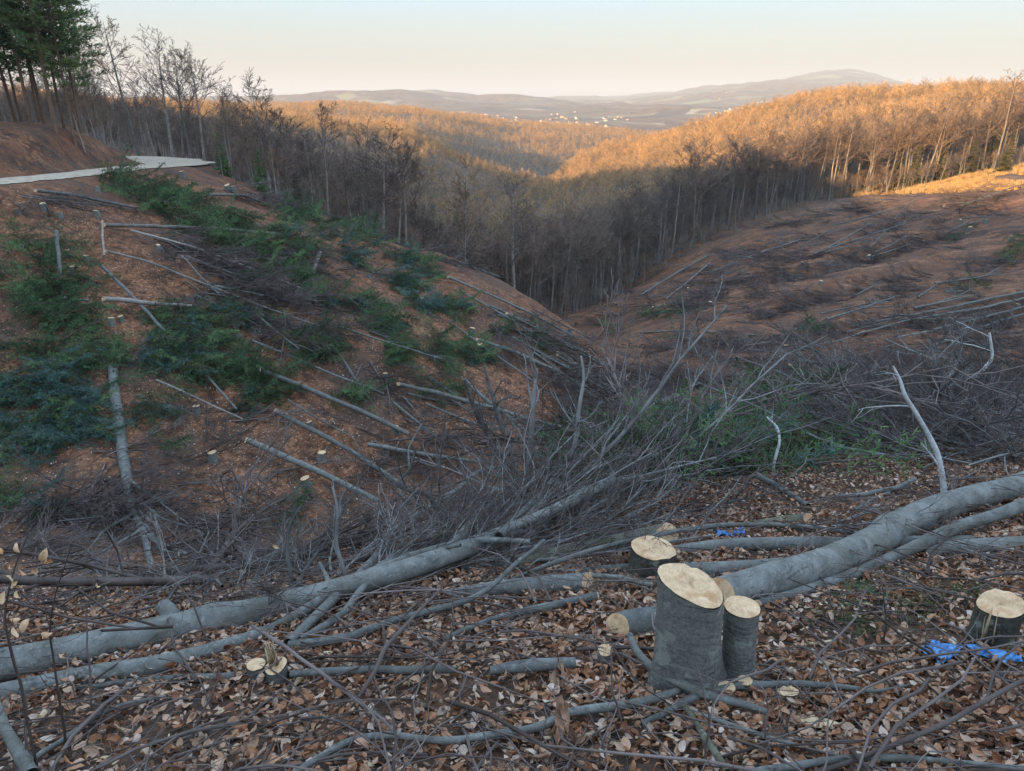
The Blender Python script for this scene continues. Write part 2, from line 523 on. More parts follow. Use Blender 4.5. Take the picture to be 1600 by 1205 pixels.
# ------------------------------------------------------------------ tubes: trunks, boughs, twigs
class Tubes:
    def __init__(s): s.g = {}
    def add(s, pts, rad, sides=3):
        pts = np.asarray(pts, float); rad = np.asarray(rad, float)
        s.g.setdefault((len(pts), sides), []).append((pts, rad))
    def arrays(s, rough=0.0):
        V, Q, off = [], [], 0
        for (n, k), L in s.g.items():
            p = np.stack([a for a, _ in L]); r = np.stack([b for _, b in L])
            t = np.gradient(p, axis=1); t /= np.maximum(np.linalg.norm(t, axis=2, keepdims=True), 1e-9)
            ref = np.where(np.abs(t[..., 2:3]) > 0.8, np.array([1.0, 0, 0]), np.array([0, 0, 1.0]))
            ref = np.broadcast_to(ref[:, :1], t.shape)
            a = np.cross(t, ref); a /= np.maximum(np.linalg.norm(a, axis=2, keepdims=True), 1e-9)
            b = np.cross(t, a)
            ph = np.arange(k) / k * 2 * math.pi
            c = a[:, :, None] * np.cos(ph)[None, None, :, None] + b[:, :, None] * np.sin(ph)[None, None, :, None]
            rr = r[:, :, None, None]
            if rough: rr = rr * (1 + rough * rng.uniform(-1, 1, (len(L), n, k, 1)))
            v = p[:, :, None] + c * rr
            V.append(v.reshape(-1, 3))
            m = len(L)
            i, j, q = np.meshgrid(np.arange(m), np.arange(n - 1), np.arange(k), indexing='ij')
            base = off + (i * n + j) * k; q2 = (q + 1) % k
            Q.append(np.stack([base + q, base + q2, base + k + q2, base + k + q], -1).reshape(-1, 4))
            off += m * n * k
        return np.concatenate(V), np.concatenate(Q)
    def mesh(s, name, mat, rough=0.0):
        v, q = s.arrays(rough)
        return mesh_from(name, v, None, mat, True, quads=q)

def unit(v):
    v = np.asarray(v, float); return v / max(np.linalg.norm(v), 1e-9)
def rand_perp(d):
    r = rng.normal(size=3); r -= d * (r @ d); return unit(r)

def walk(p0, d, length, n, wob, lift=0.0):
    """a crooked line that starts at p0 in direction d"""
    pts = [np.array(p0, float)]; d = unit(d)
    for _ in range(n - 1):
        d = unit(d + rng.normal(size=3) * wob + np.array([0, 0, lift]))
        pts.append(pts[-1] + d * length / (n - 1))
    return np.array(pts), d

def grow(T, p0, d, L, r, lev, spec):
    """spec per level: (points, sides, wobble, lift, children, spread, child length, child radius, first child)"""
    n, sides, wob, lift, nch, spread, cl, cr, first = spec[lev]
    pts, _ = walk(p0, d, L, n, wob, lift)
    rad = r * np.linspace(1, 0.35 if lev + 1 < len(spec) else 0.3, n)
    T.add(pts, rad, sides)
    if lev + 1 >= len(spec): return pts
    for c in range(nch):
        f = first + (1 - first) * (c + rng.uniform(0, 0.9)) / nch
        k = min(int(f * (n - 1)), n - 2); w = f * (n - 1) - k
        q = pts[k] * (1 - w) + pts[k + 1] * w
        ax = unit(pts[k + 1] - pts[k])
        a = math.radians(spread) * rng.uniform(0.7, 1.25)
        dd = ax * math.cos(a) + rand_perp(ax) * math.sin(a)
        grow(T, q, dd, L * cl * rng.uniform(0.6, 1.2) * (1 - 0.45 * f), r * cr * (1 - 0.4 * f), lev + 1, spec)
    return pts

# ------------------------------------------------------------------ materials of the wood
def bark_material(name, lo, hi, moss=0.0, scale=1.0, rnd=0.25):
    m = M(name, 0.8, 0.25)
    co = m.coord('Object', (1, 1, 1))
    n = m.noise(co, 6 * scale, 6, 0.65)
    n2 = m.noise(co, 45 * scale, 4, 0.7)
    c = m.ramp(n, [(0.3, lo), (0.7, hi)])
    blot = m.mrange(m.noise(co, 17 * scale, 6, 0.7, 0.8), 0.54, 0.70)
    c = m.mix(m.mth('MULTIPLY', blot, 0.45), c, tuple(min(1, x * 1.5 + 0.02) for x in hi))
    crack = m.mrange(m.noise(m.coord('Object', (1, 1, 6)), 9 * scale, 4, 0.7, 0.8), 0.36, 0.42)
    c = m.mix(m.mth('MULTIPLY', m.mth('SUBTRACT', 1.0, crack), 0.6), c, tuple(x * 0.4 for x in lo))
    spk = m.mrange(m.vor(co, 38 * scale, 'Distance'), 0.22, 0.10)
    c = m.mix(m.mth('MULTIPLY', spk, 0.45), c, tuple(min(1, x * 1.7) for x in hi))
    dirt = m.mrange(m.noise(co, 2.6 * scale, 5, 0.7), 0.46, 0.66)
    c = m.mix(m.mth('MULTIPLY', dirt, 0.5), c, (0.085, 0.08, 0.055))
    if moss:
        mm = m.mrange(m.noise(co, 3.5 * scale, 5, 0.7), 0.5 - moss * 0.3, 0.62)
        c = m.mix(m.mth('MULTIPLY', mm, 0.85), c, (0.045, 0.055, 0.022))
    oi = m.new('ShaderNodeObjectInfo')
    c = m.mix(1.0, c, m.ramp(oi.outputs['Random'], [(0, (1 - rnd,) * 3), (1, (1 + rnd * 0.6, 1 + rnd * 0.5, 1 + rnd * 0.45))]), 'MULTIPLY')
    m.col(c).bump(m.mix(0.5, n, n2), 0.012 / scale, 0.7)
    return m.m
MAT_BEECH = bark_material('beech_bark', (0.065, 0.066, 0.06), (0.185, 0.19, 0.175))
MAT_MOSSY = bark_material('mossy_bark', (0.10, 0.09, 0.065), (0.19, 0.17, 0.13), moss=0.8)
MAT_STUMP = bark_material('stump_bark', (0.07, 0.072, 0.06), (0.15, 0.15, 0.125), moss=0.35)
MAT_FARBARK = bark_material('tree_bark', (0.13, 0.115, 0.10), (0.30, 0.27, 0.235), scale=0.25, rnd=0.45)
MAT_PINEBARK = bark_material('pine_bark', (0.09, 0.055, 0.038), (0.19, 0.11, 0.07), scale=0.3)

def stump_material(name, lo, hi, moss):
    m = M(name, 0.9, 0.12)
    co = m.coord('Object')
    n = m.noise(co, 9, 7, 0.72); n2 = m.noise(co, 70, 4, 0.75)
    rip = m.noise(m.coord('Object', (2.5, 2.5, 30)), 1.6, 5, 0.7, 1.2)
    c = m.ramp(n, [(0.28, lo), (0.72, hi)])
    c = m.mix(0.45, c, m.ramp(n2, [(0.3, tuple(x * 0.35 for x in lo)), (0.7, tuple(x * 1.6 for x in hi))]))
    c = m.mix(m.mth('MULTIPLY', m.mrange(rip, 0.50, 0.34), 0.65), c, tuple(x * 0.35 for x in lo))
    lich = m.mrange(m.noise(co, 11, 3, 0.45, 0.3), 0.60, 0.64)
    c = m.mix(m.mth('MULTIPLY', lich, 0.6), c, (0.25, 0.27, 0.22))
    spk = m.mrange(m.vor(co, 60, 'Distance'), 0.16, 0.08)
    c = m.mix(m.mth('MULTIPLY', spk, 0.5), c, (0.30, 0.31, 0.28))
    mm = m.mrange(m.noise(co, 4.5, 6, 0.75), 0.62 - moss, 0.72 - moss * 0.6)
    c = m.mix(m.mth('MULTIPLY', mm, 0.7), c, (0.055, 0.065, 0.03))
    m.col(c).bump(m.mix(0.5, m.mix(0.5, n, rip), n2), 0.016, 0.9)
    return m.m
MAT_STUMP = stump_material('stump_bark', (0.085, 0.085, 0.075), (0.185, 0.185, 0.165), 0.04)
MAT_MOSSY = stump_material('mossy_bark', (0.085, 0.075, 0.055), (0.18, 0.16, 0.12), 0.16)

def plain(name, stops, scale=1.0, rough=0.9, rnd=None, bump=0.0):
    m = M(name, rough, 0.15); co = m.coord('Object')
    n = m.noise(co, scale, 4, 0.6)
    c = m.ramp(n, stops)
    if rnd:
        oi = m.new('ShaderNodeObjectInfo')
        c = m.mix(1.0, c, m.ramp(oi.outputs['Random'], [(0, rnd[0]), (0.5, (1, 1, 1)), (1, rnd[1])]), 'MULTIPLY')
    m.col(c)
    if bump: m.bump(n, bump, 0.6)
    return m.m
MAT_TWIG = plain('twig_bark', [(0.3, (0.05, 0.038, 0.033)), (0.7, (0.15, 0.12, 0.108))], 2.5, rnd=((0.5, 0.44, 0.40), (1.5, 1.5, 1.5)))
MAT_BRANCH = plain('branch_bark', [(0.3, (0.075, 0.07, 0.065)), (0.7, (0.22, 0.215, 0.205))], 3.0, rnd=((0.45, 0.42, 0.40), (1.6, 1.62, 1.62)), bump=0.004)
MAT_CROWN = plain('bare_twigs', [(0.35, (0.095, 0.075, 0.065)), (0.65, (0.23, 0.175, 0.14))], 0.35, rnd=((0.6, 0.6, 0.65), (1.35, 1.15, 0.9)))
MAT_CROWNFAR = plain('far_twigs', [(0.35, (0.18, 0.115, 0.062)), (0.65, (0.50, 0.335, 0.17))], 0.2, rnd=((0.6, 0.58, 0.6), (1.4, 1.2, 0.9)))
MAT_NEEDLE = plain('spruce_needles', [(0.35, (0.03, 0.062, 0.026)), (0.65, (0.08, 0.15, 0.065))], 1.4, rnd=((0.4, 0.4, 0.36), (1.9, 1.75, 1.4)))
MAT_NEEDLE2 = plain('silvery_needles', [(0.35, (0.035, 0.08, 0.065)), (0.65, (0.075, 0.15, 0.125))], 1.4, rnd=((0.6, 0.7, 0.7), (1.3, 1.25, 1.2)))
MAT_NEEDLE3 = plain('olive_needles', [(0.35, (0.045, 0.05, 0.018)), (0.65, (0.10, 0.10, 0.04))], 1.4, rnd=((0.7, 0.7, 0.7), (1.3, 1.25, 1.2)))
MAT_PINE = plain('pine_needles', [(0.35, (0.045, 0.075, 0.032)), (0.65, (0.11, 0.155, 0.065))], 0.8, rnd=((0.7, 0.7, 0.7), (1.4, 1.3, 1.0)))

def wood_material(name, a, b, rings=True, ring_scale=90.0):
    m = M(name, 0.75, 0.2); co = m.coord('Object')
    n = m.noise(co, 28, 5, 0.7)
    c = m.ramp(n, [(0.3, a), (0.7, b)])
    if rings:
        w = m.new('ShaderNodeTexWave', wave_type='RINGS', rings_direction='Z')
        w.inputs['Scale'].default_value = ring_scale / 4; w.inputs['Distortion'].default_value = 6.0; w.inputs['Detail'].default_value = 4; w.inputs['Detail Scale'].default_value = 3.0
        m.l.new(co, w.inputs['Vector'])
        c = m.mix(m.mth('MULTIPLY', w.outputs['Fac'], 0.17), c, tuple(x * 0.55 for x in a))
    spot = m.mrange(m.noise(co, 9, 4, 0.65, 0.6), 0.50, 0.64)
    c = m.mix(m.mth('MULTIPLY', spot, 0.6), c, tuple(x * y for x, y in zip(a, (0.75, 0.55, 0.40))))
    m.col(c).bump(m.mix(0.4, n, m.noise(m.coord('Object', (1, 7, 1)), 30, 4, 0.7)), 0.006, 0.8)
    return m.m
MAT_CUT = wood_material('sawn_wood', (0.46, 0.30, 0.165), (0.66, 0.47, 0.285))
MAT_CUTRED = wood_material('reddish_sawn_wood', (0.36, 0.20, 0.11), (0.55, 0.36, 0.2))
MAT_SPLINTER = wood_material('splintered_wood', (0.42, 0.30, 0.17), (0.66, 0.52, 0.34), rings=False)

# ------------------------------------------------------------------ scattering
PROTO = bpy.data.collections.new('sources')
def source_set(name, meshes):
    c = bpy.data.collections.new(name)
    for i, me in enumerate(meshes):
        o = bpy.data.objects.new(f'{name}_{i:02d}', me); c.objects.link(o)
    return c

def scatter(name, pts, rots, scl, idx, coll, mat=None):
    """one object of kind stuff: copies of the sources set out on points"""
    pts = np.asarray(pts, np.float32)
    me = bpy.data.meshes.new(name)
    me.vertices.add(len(pts)); me.vertices.foreach_set('co', pts.ravel())
    a = me.attributes.new('rot', 'FLOAT_VECTOR', 'POINT'); a.data.foreach_set('vector', np.asarray(rots, np.float32).ravel())
    a = me.attributes.new('scl', 'FLOAT', 'POINT'); a.data.foreach_set('value', np.asarray(scl, np.float32).ravel())
    a = me.attributes.new('idx', 'INT', 'POINT'); a.data.foreach_set('value', np.asarray(idx, np.int32).ravel())
    o = link(name, me)
    ng = bpy.data.node_groups.new(name + '_nodes', 'GeometryNodeTree')
    ng.interface.new_socket('Geometry', in_out='INPUT', socket_type='NodeSocketGeometry')
    ng.interface.new_socket('Geometry', in_out='OUTPUT', socket_type='NodeSocketGeometry')
    N, Lk = ng.nodes, ng.links
    gi, go = N.new('NodeGroupInput'), N.new('NodeGroupOutput')
    ip = N.new('GeometryNodeInstanceOnPoints'); ci = N.new('GeometryNodeCollectionInfo')
    ci.inputs['Collection'].default_value = coll
    ci.inputs['Separate Children'].default_value = True; ci.inputs['Reset Children'].default_value = True
    def attr(nm, t):
        n = N.new('GeometryNodeInputNamedAttribute'); n.data_type = t; n.inputs['Name'].default_value = nm
        return next(x for x in n.outputs if x.enabled and x.name == 'Attribute')
    e2r = N.new('FunctionNodeEulerToRotation')
    Lk.new(attr('rot', 'FLOAT_VECTOR'), e2r.inputs[0])
    Lk.new(gi.outputs[0], ip.inputs['Points']); Lk.new(ci.outputs[0], ip.inputs['Instance'])
    ip.inputs['Pick Instance'].default_value = True
    Lk.new(attr('idx', 'INT'), ip.inputs['Instance Index'])
    Lk.new(e2r.outputs[0], ip.inputs['Rotation']); Lk.new(attr('scl', 'FLOAT'), ip.inputs['Scale'])
    Lk.new(ip.outputs[0], go.inputs[0])
    md = o.modifiers.new('scatter', 'NODES'); md.node_group = ng
    tag(o, kind='stuff')
    return o

# ------------------------------------------------------------------ sources: bare trees
def bare_tree_meshes(height, seed_lean, dense, twig, forks=False):
    """(trunk mesh, crown mesh) of a leafless beech"""
    T, C = Tubes(), Tubes()
    r0 = height * 0.011
    n = 9
    pts, _ = walk((0, 0, -0.4), (seed_lean[0], seed_lean[1], 1), height * 0.97, n, 0.035, 0.12)
    T.add(pts, r0 * np.array([1.35, 1.0, .92, .85, .76, .64, .5, .33, .12]), 6)
    nb = dense
    for c in range(nb):
        f = 0.46 + 0.52 * (c + rng.uniform(0, 1)) / nb
        k = min(int(f * (n - 1)), n - 2); w = f * (n - 1) - k
        q = pts[k] * (1 - w) + pts[k + 1] * w
        az = rng.uniform(0, 2 * math.pi); up = rng.uniform(0.35, 0.95) + 0.6 * f
        d = unit((math.cos(az), math.sin(az), up))
        L = height * rng.uniform(0.18, 0.36) * (1.2 - 0.75 * f)
        if forks and c < 4: L *= 1.5
        grow(C, q, d, L, r0 * 0.42 * (1.15 - f), 0,
             [(5, 4, 0.13, 0.10, 7, 38, 0.55, 0.5, 0.15), (4, 3, 0.18, 0.08, 5, 40, 0.5, 0.6, 0.2), (3, 3, 0.2, 0.05, 0, 0, 0, 0, 0)] if twig else
             [(4, 3, 0.15, 0.10, 7, 45, 0.6, 0.6, 0.15), (3, 3, 0.2, 0.05, 0, 0, 0, 0, 0)])
    return T, C

def thicken(T, rmin):
    for k, L in T.g.items():
        for i, (p, r) in enumerate(L): L[i] = (p, np.maximum(r, rmin))
def squash_z(T, k):
    for key, L_ in T.g.items():
        for j_, (p_, r_) in enumerate(L_):
            p_ = p_.copy(); p_[:, 2] *= k; L_[j_] = (p_, r_)
BARE = []
for i in range(7):
    T, C = bare_tree_meshes(18 + rng.uniform(-2, 3), rng.normal(size=2) * 0.05, 18 + i, True, i % 2 == 0)
    thicken(C, 0.024)
    for k_, L_ in C.g.items():
        for j_, (p_, r_) in enumerate(L_):
            p_ = p_.copy(); p_[:, :2] *= 1.3; L_[j_] = (p_, r_)
    BARE.append((T.mesh(f'trunk_{i}', MAT_FARBARK), C.mesh(f'crown_{i}', MAT_CROWN)))
FARTREE = []
for i in range(6):
    T, C = bare_tree_meshes(15 + rng.uniform(-3, 4), rng.normal(size=2) * 0.07, 13, False, i % 2 == 0)
    thicken(C, 0.05); thicken(T, 0.08)
    for k_, L_ in C.g.items():
        for j_, (p_, r_) in enumerate(L_):
            p_ = p_.copy(); p_[:, :2] *= 1.45; L_[j_] = (p_, r_)
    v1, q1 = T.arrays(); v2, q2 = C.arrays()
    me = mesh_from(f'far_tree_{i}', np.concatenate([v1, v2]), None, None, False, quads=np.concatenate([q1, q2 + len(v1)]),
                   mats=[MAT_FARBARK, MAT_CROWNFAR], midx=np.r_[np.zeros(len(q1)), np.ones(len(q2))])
    FARTREE.append(me)
SET_FAR = source_set('far_trees', FARTREE)
SET_MID = source_set('mid_trees', [])
for i, (a, b) in enumerate(BARE):
    v1 = np.zeros(len(a.vertices) * 3, np.float32); a.vertices.foreach_get('co', v1)
    v2 = np.zeros(len(b.vertices) * 3, np.float32); b.vertices.foreach_get('co', v2)
    q1 = np.zeros(len(a.loops), np.int32); a.loops.foreach_get('vertex_index', q1)
    q2 = np.zeros(len(b.loops), np.int32); b.loops.foreach_get('vertex_index', q2)
    q1 = q1.reshape(-1, 4); q2 = q2.reshape(-1, 4); v1 = v1.reshape(-1, 3); v2 = v2.reshape(-1, 3)
    me = mesh_from(f'mid_tree_{i}', np.concatenate([v1, v2]), None, None, True, quads=np.concatenate([q1, q2 + len(v1)]),
                   mats=[MAT_FARBARK, MAT_CROWN], midx=np.r_[np.zeros(len(q1)), np.ones(len(q2))])
    SET_MID.objects.link(bpy.data.objects.new(f'mid_{i:02d}', me))

# ------------------------------------------------------------------ sources: conifers
def blades(origin, dirs, length, width, normal=None):
    """thin pointed blades (2 triangles each)"""
    o = np.asarray(origin); d = np.asarray(dirs); n = len(o)
    side = np.cross(d, rng.normal(size=(n, 3))); side /= np.maximum(np.linalg.norm(side, axis=1, keepdims=True), 1e-9)
    L = np.asarray(length)[:, None] if hasattr(length, '__len__') else length
    mid = o + d * L * 0.45
    v = np.stack([o, mid + side * width, o + d * L, mid - side * width], 1).reshape(-1, 3)
    q = np.arange(4 * n).reshape(-1, 4)
    return v, q

def conifer(h, kind, mat):
    """(trunk mesh, crown mesh)"""
    T, C = Tubes(), Tubes()
    pts, _ = walk((0, 0, -0.4), (0, 0, 1), h, 8, 0.02, 0.1)
    r0 = h * (0.0075 if kind == 'pine' else 0.0115)
    T.add(pts, r0 * np.linspace(1.2, 0.12, 8), 6)
    O, D, Ls = [], [], []
    first = 0.30 if kind == 'pine' else 0.06
    layers = int(h * (1.5 if kind == 'pine' else 3.6))
    for c in range(layers):
        f = first + (0.985 - first) * c / layers
        f = min(0.985, f + rng.uniform(-.01, .01)); z = f * h
        nb = rng.integers(3, 6)
        if kind == 'pine':
            reach = h * 0.145 * (0.35 + 1.0 * math.sin(min(1, (1 - f) / (1 - first) * 1.15) * 1.5)) * rng.uniform(0.5, 1.2)
        else:
            reach = h * 0.20 * (1 - f) ** 0.85 * rng.uniform(0.8, 1.15) + 0.15
        a0 = rng.uniform(0, 6.28)
        for b in range(nb):
            az = a0 + b * 6.28 / nb + rng.uniform(-.4, .4)
            L = reach * rng.uniform(0.7, 1.15)
            d = np.array([math.cos(az), math.sin(az), 0.12 if kind == 'pine' else -0.25 + rng.uniform(-.2, .25)])
            k = min(int(f * 7), 6); w = f * 7 - k
            base = pts[k] * (1 - w) + pts[k + 1] * w
            bp, _ = walk(base, d, L, 4, 0.08, 0.03 if kind == 'pine' else 0.05)
            C.add(bp, np.maximum(r0 * 0.18 * np.linspace(1, 0.3, 4), 0.012), 3)
            nt = max(4, int(L * (7 if kind == 'pine' else 9)))
            fr = rng.uniform(0.35 if kind == 'pine' else 0.1, 1.0, nt) * 3
            kk = np.minimum(fr.astype(int), 2); ww = (fr - kk)[:, None]
            q = bp[kk] * (1 - ww) + bp[kk + 1] * ww
            side = np.array([-d[1], d[0], 0])
            for rep in range(3 if kind == 'pine' else 4):
                if kind == 'pine':
                    dd = rng.normal(size=(nt, 3)) * 0.6 + d + np.array([0, 0, 0.35]); ln = rng.uniform(0.3, 0.6, nt)
                    q2 = q + rng.normal(size=(nt, 3)) * 0.12
                else:
                    sgn = rng.choice([-1, 1], nt)[:, None]
                    dd = side * sgn * 0.9 + d * 0.9 + rng.normal(size=(nt, 3)) * 0.25 + np.array([0, 0, -0.2]); ln = rng.uniform(0.35, 0.75, nt) * (0.5 + 0.5 * (1 - f))
                    q2 = q
                dd /= np.linalg.norm(dd, axis=1, keepdims=True)
                O.append(q2); D.append(dd); Ls.append(ln)
    v, q = blades(np.concatenate(O), np.concatenate(D), np.concatenate(Ls), 0.045 if kind == 'pine' else 0.05)
    v2, q2 = C.arrays()
    me = mesh_from('crown', np.concatenate([v, v2]), None, None, False, quads=np.concatenate([q, q2 + len(v)]), mats=[mat, MAT_PINEBARK],
                   midx=np.r_[np.zeros(len(q)), np.ones(len(q2))])
    return T.mesh('trunk', MAT_PINEBARK), me
PINES = [conifer(h, 'pine', MAT_PINE) for h in (19, 21, 17.5)]
SPRUCES = [conifer(h, 'spruce', m_) for h, m_ in ((9, MAT_NEEDLE), (13, MAT_NEEDLE), (11, MAT_NEEDLE3), (16, MAT_NEEDLE))]

# ------------------------------------------------------------------ sources: spruce slash, brushwood, leaves
def spruce_bough(L, mat):
    C = Tubes(); pts, _ = walk((0, 0, 0.03), (1, 0, 0.10), L, 7, 0.10, -0.01)
    C.add(pts, L * 0.008 * np.linspace(1, 0.25, 7), 4)
    O, D, Ls = [], [], []
    ns = int(L * 15)
    for i in range(ns):
        f = 0.06 + 0.94 * (i + rng.uniform()) / ns
        k = min(int(f * 6), 5); w = f * 6 - k; b = pts[k] * (1 - w) + pts[k + 1] * w
        ax = unit(pts[k + 1] - pts[k])
        s = rng.choice([-1, 1]); side = unit(np.cross(ax, (0, 0, 1))) * s
        d = unit(ax * 0.75 + side * 0.85 + rng.normal(size=3) * 0.16 + np.array([0, 0, rng.uniform(-0.3, 0.3)]))
        l = L * 0.30 * math.sin(math.pi * (0.18 + 0.8 * f)) ** 0.7 * rng.uniform(0.6, 1.1)
        tp, _ = walk(b, d, l, 4, 0.12, -0.04)
        C.add(tp, np.full(4, 0.0045), 3)
        m_ = max(6, int(l * 42))
        fr = rng.uniform(0.03, 1, m_) * 3; kk = np.minimum(fr.astype(int), 2); ww = (fr - kk)[:, None]
        q = tp[kk] * (1 - ww) + tp[kk + 1] * ww
        dd = d + rng.normal(size=(m_, 3)) * 0.75; dd /= np.linalg.norm(dd, axis=1, keepdims=True)
        O.append(q); D.append(dd); Ls.append(rng.uniform(0.05, 0.15, m_) * (0.7 + 0.4 * L / 2))
    v, q = blades(np.concatenate(O), np.concatenate(D), np.concatenate(Ls), 0.011)
    v2, q2 = C.arrays()
    return mesh_from('spruce_bough', np.concatenate([v, v2]), None, None, False, quads=np.concatenate([q, q2 + len(v)]), mats=[mat, MAT_TWIG],
                     midx=np.r_[np.zeros(len(q)), np.ones(len(q2))])
SET_SLASH = source_set('slash', [spruce_bough(l, m_) for l, m_ in ((2.2, MAT_NEEDLE), (1.7, MAT_NEEDLE), (2.0, MAT_NEEDLE), (2.1, MAT_NEEDLE2), (1.6, MAT_NEEDLE2), (1.8, MAT_NEEDLE3), (1.5, MAT_NEEDLE3))])

def brush_bough(L, r, dense=9, rmin=0.0027, up=0.0):
    T = Tubes()
    grow(T, (0, 0, 0.0), (1, 0, 0.12 + up), L, r, 0,
         [(9, 6, 0.10, 0.012, dense, 38, 0.60, 0.55, 0.12), (6, 4, 0.15, 0.02, 6, 38, 0.58, 0.55, 0.12), (5, 3, 0.17, 0.02, 4, 38, 0.55, 0.6, 0.15), (4, 3, 0.16, 0.02, 0, 0, 0, 0, 0)])
    thicken(T, rmin); squash_z(T, 0.62)
    A_, B_ = Tubes(), Tubes()
    for k, L_ in T.g.items(): (A_ if k[1] >= 4 else B_).g[k] = L_
    v1, q1 = A_.arrays(); v2, q2 = B_.arrays()
    return mesh_from('brushwood', np.concatenate([v1, v2]), None, None, True, quads=np.concatenate([q1, q2 + len(v1)]), mats=[MAT_BRANCH, MAT_TWIG],
                     midx=np.r_[np.zeros(len(q1)), np.ones(len(q2))])
BRUSH = [brush_bough(l, r, d) for l, r, d in ((3.4, 0.030, 8), (2.6, 0.021, 7), (3.0, 0.026, 7), (4.0, 0.036, 8), (2.0, 0.015, 7), (2.8, 0.02, 7))]
SET_BRUSH = source_set('brush', BRUSH)
def brush_far(L):
    T = Tubes()
    grow(T, (0, 0, 0), (1, 0, 0.1), L, 0.05, 0, [(6, 4, 0.12, 0.01, 12, 35, 0.6, 0.5, 0.1), (4, 3, 0.16, 0.02, 5, 38, 0.55, 0.6, 0.1), (3, 3, 0.2, 0, 0, 0, 0, 0, 0)])
    thicken(T, 0.010); squash_z(T, 0.4)
    return T.mesh('brushwood_far', MAT_TWIG)
SET_BRUSHFAR = source_set('brush_far', [brush_far(l) for l in (3.0, 4.0, 2.5, 5.0)])

def twig_mesh(L, r):
    T = Tubes(); grow(T, (0, 0, 0.01), (1, 0, 0.03), L, r, 0, [(7, 5, 0.16, 0.0, 3, 40, 0.5, 0.6, 0.2), (4, 3, 0.2, 0.0, 0, 0, 0, 0, 0)])
    for k, Lg in T.g.items():
        for i, (p, rr) in enumerate(Lg):
            p = p.copy(); p[:, 2] = np.clip(p[:, 2], 0.0, 0.06); Lg[i] = (p, rr)
    return T.mesh('twig', MAT_TWIG)
SET_TWIG = source_set('twigs', [twig_mesh(l, r) for l, r in ((0.6, 0.005), (0.9, 0.007), (0.4, 0.004), (1.1, 0.006), (0.7, 0.004))])

def leaf_material(name, stops):
    m = M(name, 0.6, 0.35); co = m.coord('Object')
    oi = m.new('ShaderNodeObjectInfo')
    c = m.ramp(oi.outputs['Random'], stops)
    n = m.noise(co, 60, 3, 0.6)
    c = m.mix(0.5, c, m.ramp(n, [(0.3, (0.6, 0.55, 0.5)), (0.7, (1.15, 1.1, 1.05))]), 'MULTIPLY')
    m.col(c)
    w = m.new('ShaderNodeTexWave', wave_type='BANDS', bands_direction='X'); w.inputs['Scale'].default_value = 45
    m.l.new(co, w.inputs['Vector'])
    m.bump(w.outputs['Fac'], 0.0012, 0.6)
    return m.m
LEAFC = [(0.0, (0.10, 0.040, 0.020)), (0.2, (0.26, 0.105, 0.045)), (0.4, (0.37, 0.18, 0.09)), (0.62, (0.40, 0.25, 0.16)), (0.82, (0.45, 0.31, 0.22)), (0.96, (0.54, 0.43, 0.35)), (1.0, (0.18, 0.09, 0.06))]
MAT_LEAF = leaf_material('fallen_leaf', LEAFC)
def leaf_mesh(L, curl, fold):
    nx, ny = 6, 4; v = []
    for i in range(nx + 1):
        t = i / nx; w = 0.30 * L * math.sin(math.pi * min(1, t * 0.97 + 0.02)) ** 0.75 * (1.1 - 0.25 * t)
        for j in range(ny + 1):
            s = j / ny * 2 - 1
            z = curl * L * (t - 0.5) ** 2 * 4 * 0.3 + fold * w * abs(s) ** 1.3 + rng.normal() * L * 0.025
            v.append(((t - 0.5) * L, s * w * (1 - 0.25 * abs(fold)), z))
    q = [(i * (ny + 1) + j, (i + 1) * (ny + 1) + j, (i + 1) * (ny + 1) + j + 1, i * (ny + 1) + j + 1) for i in range(nx) for j in range(ny)]
    return mesh_from('leaf', v, None, MAT_LEAF, True, quads=q)
LEAVES = [leaf_mesh(0.070, c, f) for c, f in ((0.5, 0.2), (-0.6, 0.35), (1.1, 0.6), (0.2, -0.5), (-1.0, -0.3), (0.8, 0.9), (0.0, 0.1), (-0.4, 1.1))]
SET_LEAF = source_set('leaves', LEAVES)
def chip_mesh(L):
    v = np.array([(x * L, y * L * 0.35, z * L * 0.09) for x in (-.5, .5) for y in (-.5, .5) for z in (0, 1)]) * rng.uniform(0.6, 1.2, (8, 3))
    return mesh_from('chip', v, None, MAT_SPLINTER, False, quads=[(0, 1, 3, 2), (4, 6, 7, 5), (0, 4, 5, 1), (2, 3, 7, 6), (0, 2, 6, 4), (1, 5, 7, 3)])
CHIPS = [chip_mesh(l) for l in (0.04, 0.06, 0.09, 0.03)]
SET_CHIP = source_set('chips', CHIPS)
# ------------------------------------------------------------------ woods
def ground_pts(n, r0, r1, a0, a1):
    """n points spread evenly over a sector of ground"""
    r = np.sqrt(rng.uniform(r0 ** 2, r1 ** 2, n)); th = rng.uniform(a0, a1, n)
    x, y = r * np.sin(th), r * np.cos(th)
    p = np.stack([x, y, H2(x, y)], 1)
    return p
EDGE = np.array([(-200,72),(0,72),(120,78),(200,84),(290,88),(330,84),(420,80),(500,80),(560,80),(640,84),(700,100),(760,118),(820,122),(880,122),(930,130),(990,140),(1050,150),(1120,160),(1250,176),(1400,176),(1500,178),(1600,180),(1800,180)], float)
def in_wood(p):
    u, v, f = project(p)
    e = np.interp(u, EDGE[:, 0], EDGE[:, 1])
    ok = p[:, 1] > e
    d2 = ((p[:, None, :2] - ROAD[None, ::4, :2]) ** 2).sum(-1).min(1)
    return ok & (d2 > 4.5 ** 2), u, v
def thin(p, dmin):
    """drop points closer together than dmin"""
    key = np.floor(p[:, :2] / dmin).astype(int)
    _, i = np.unique(key, axis=0, return_index=True)
    return p[np.sort(i)]
AV = math.radians(39)
cand = thin(ground_pts(16000, 70, 300, -AV, AV), 3.6)
ok, U, V = in_wood(cand)
keep = ok & (U > -60) & (U < 1660)
cand, U, V = cand[keep], U[keep], V[keep]
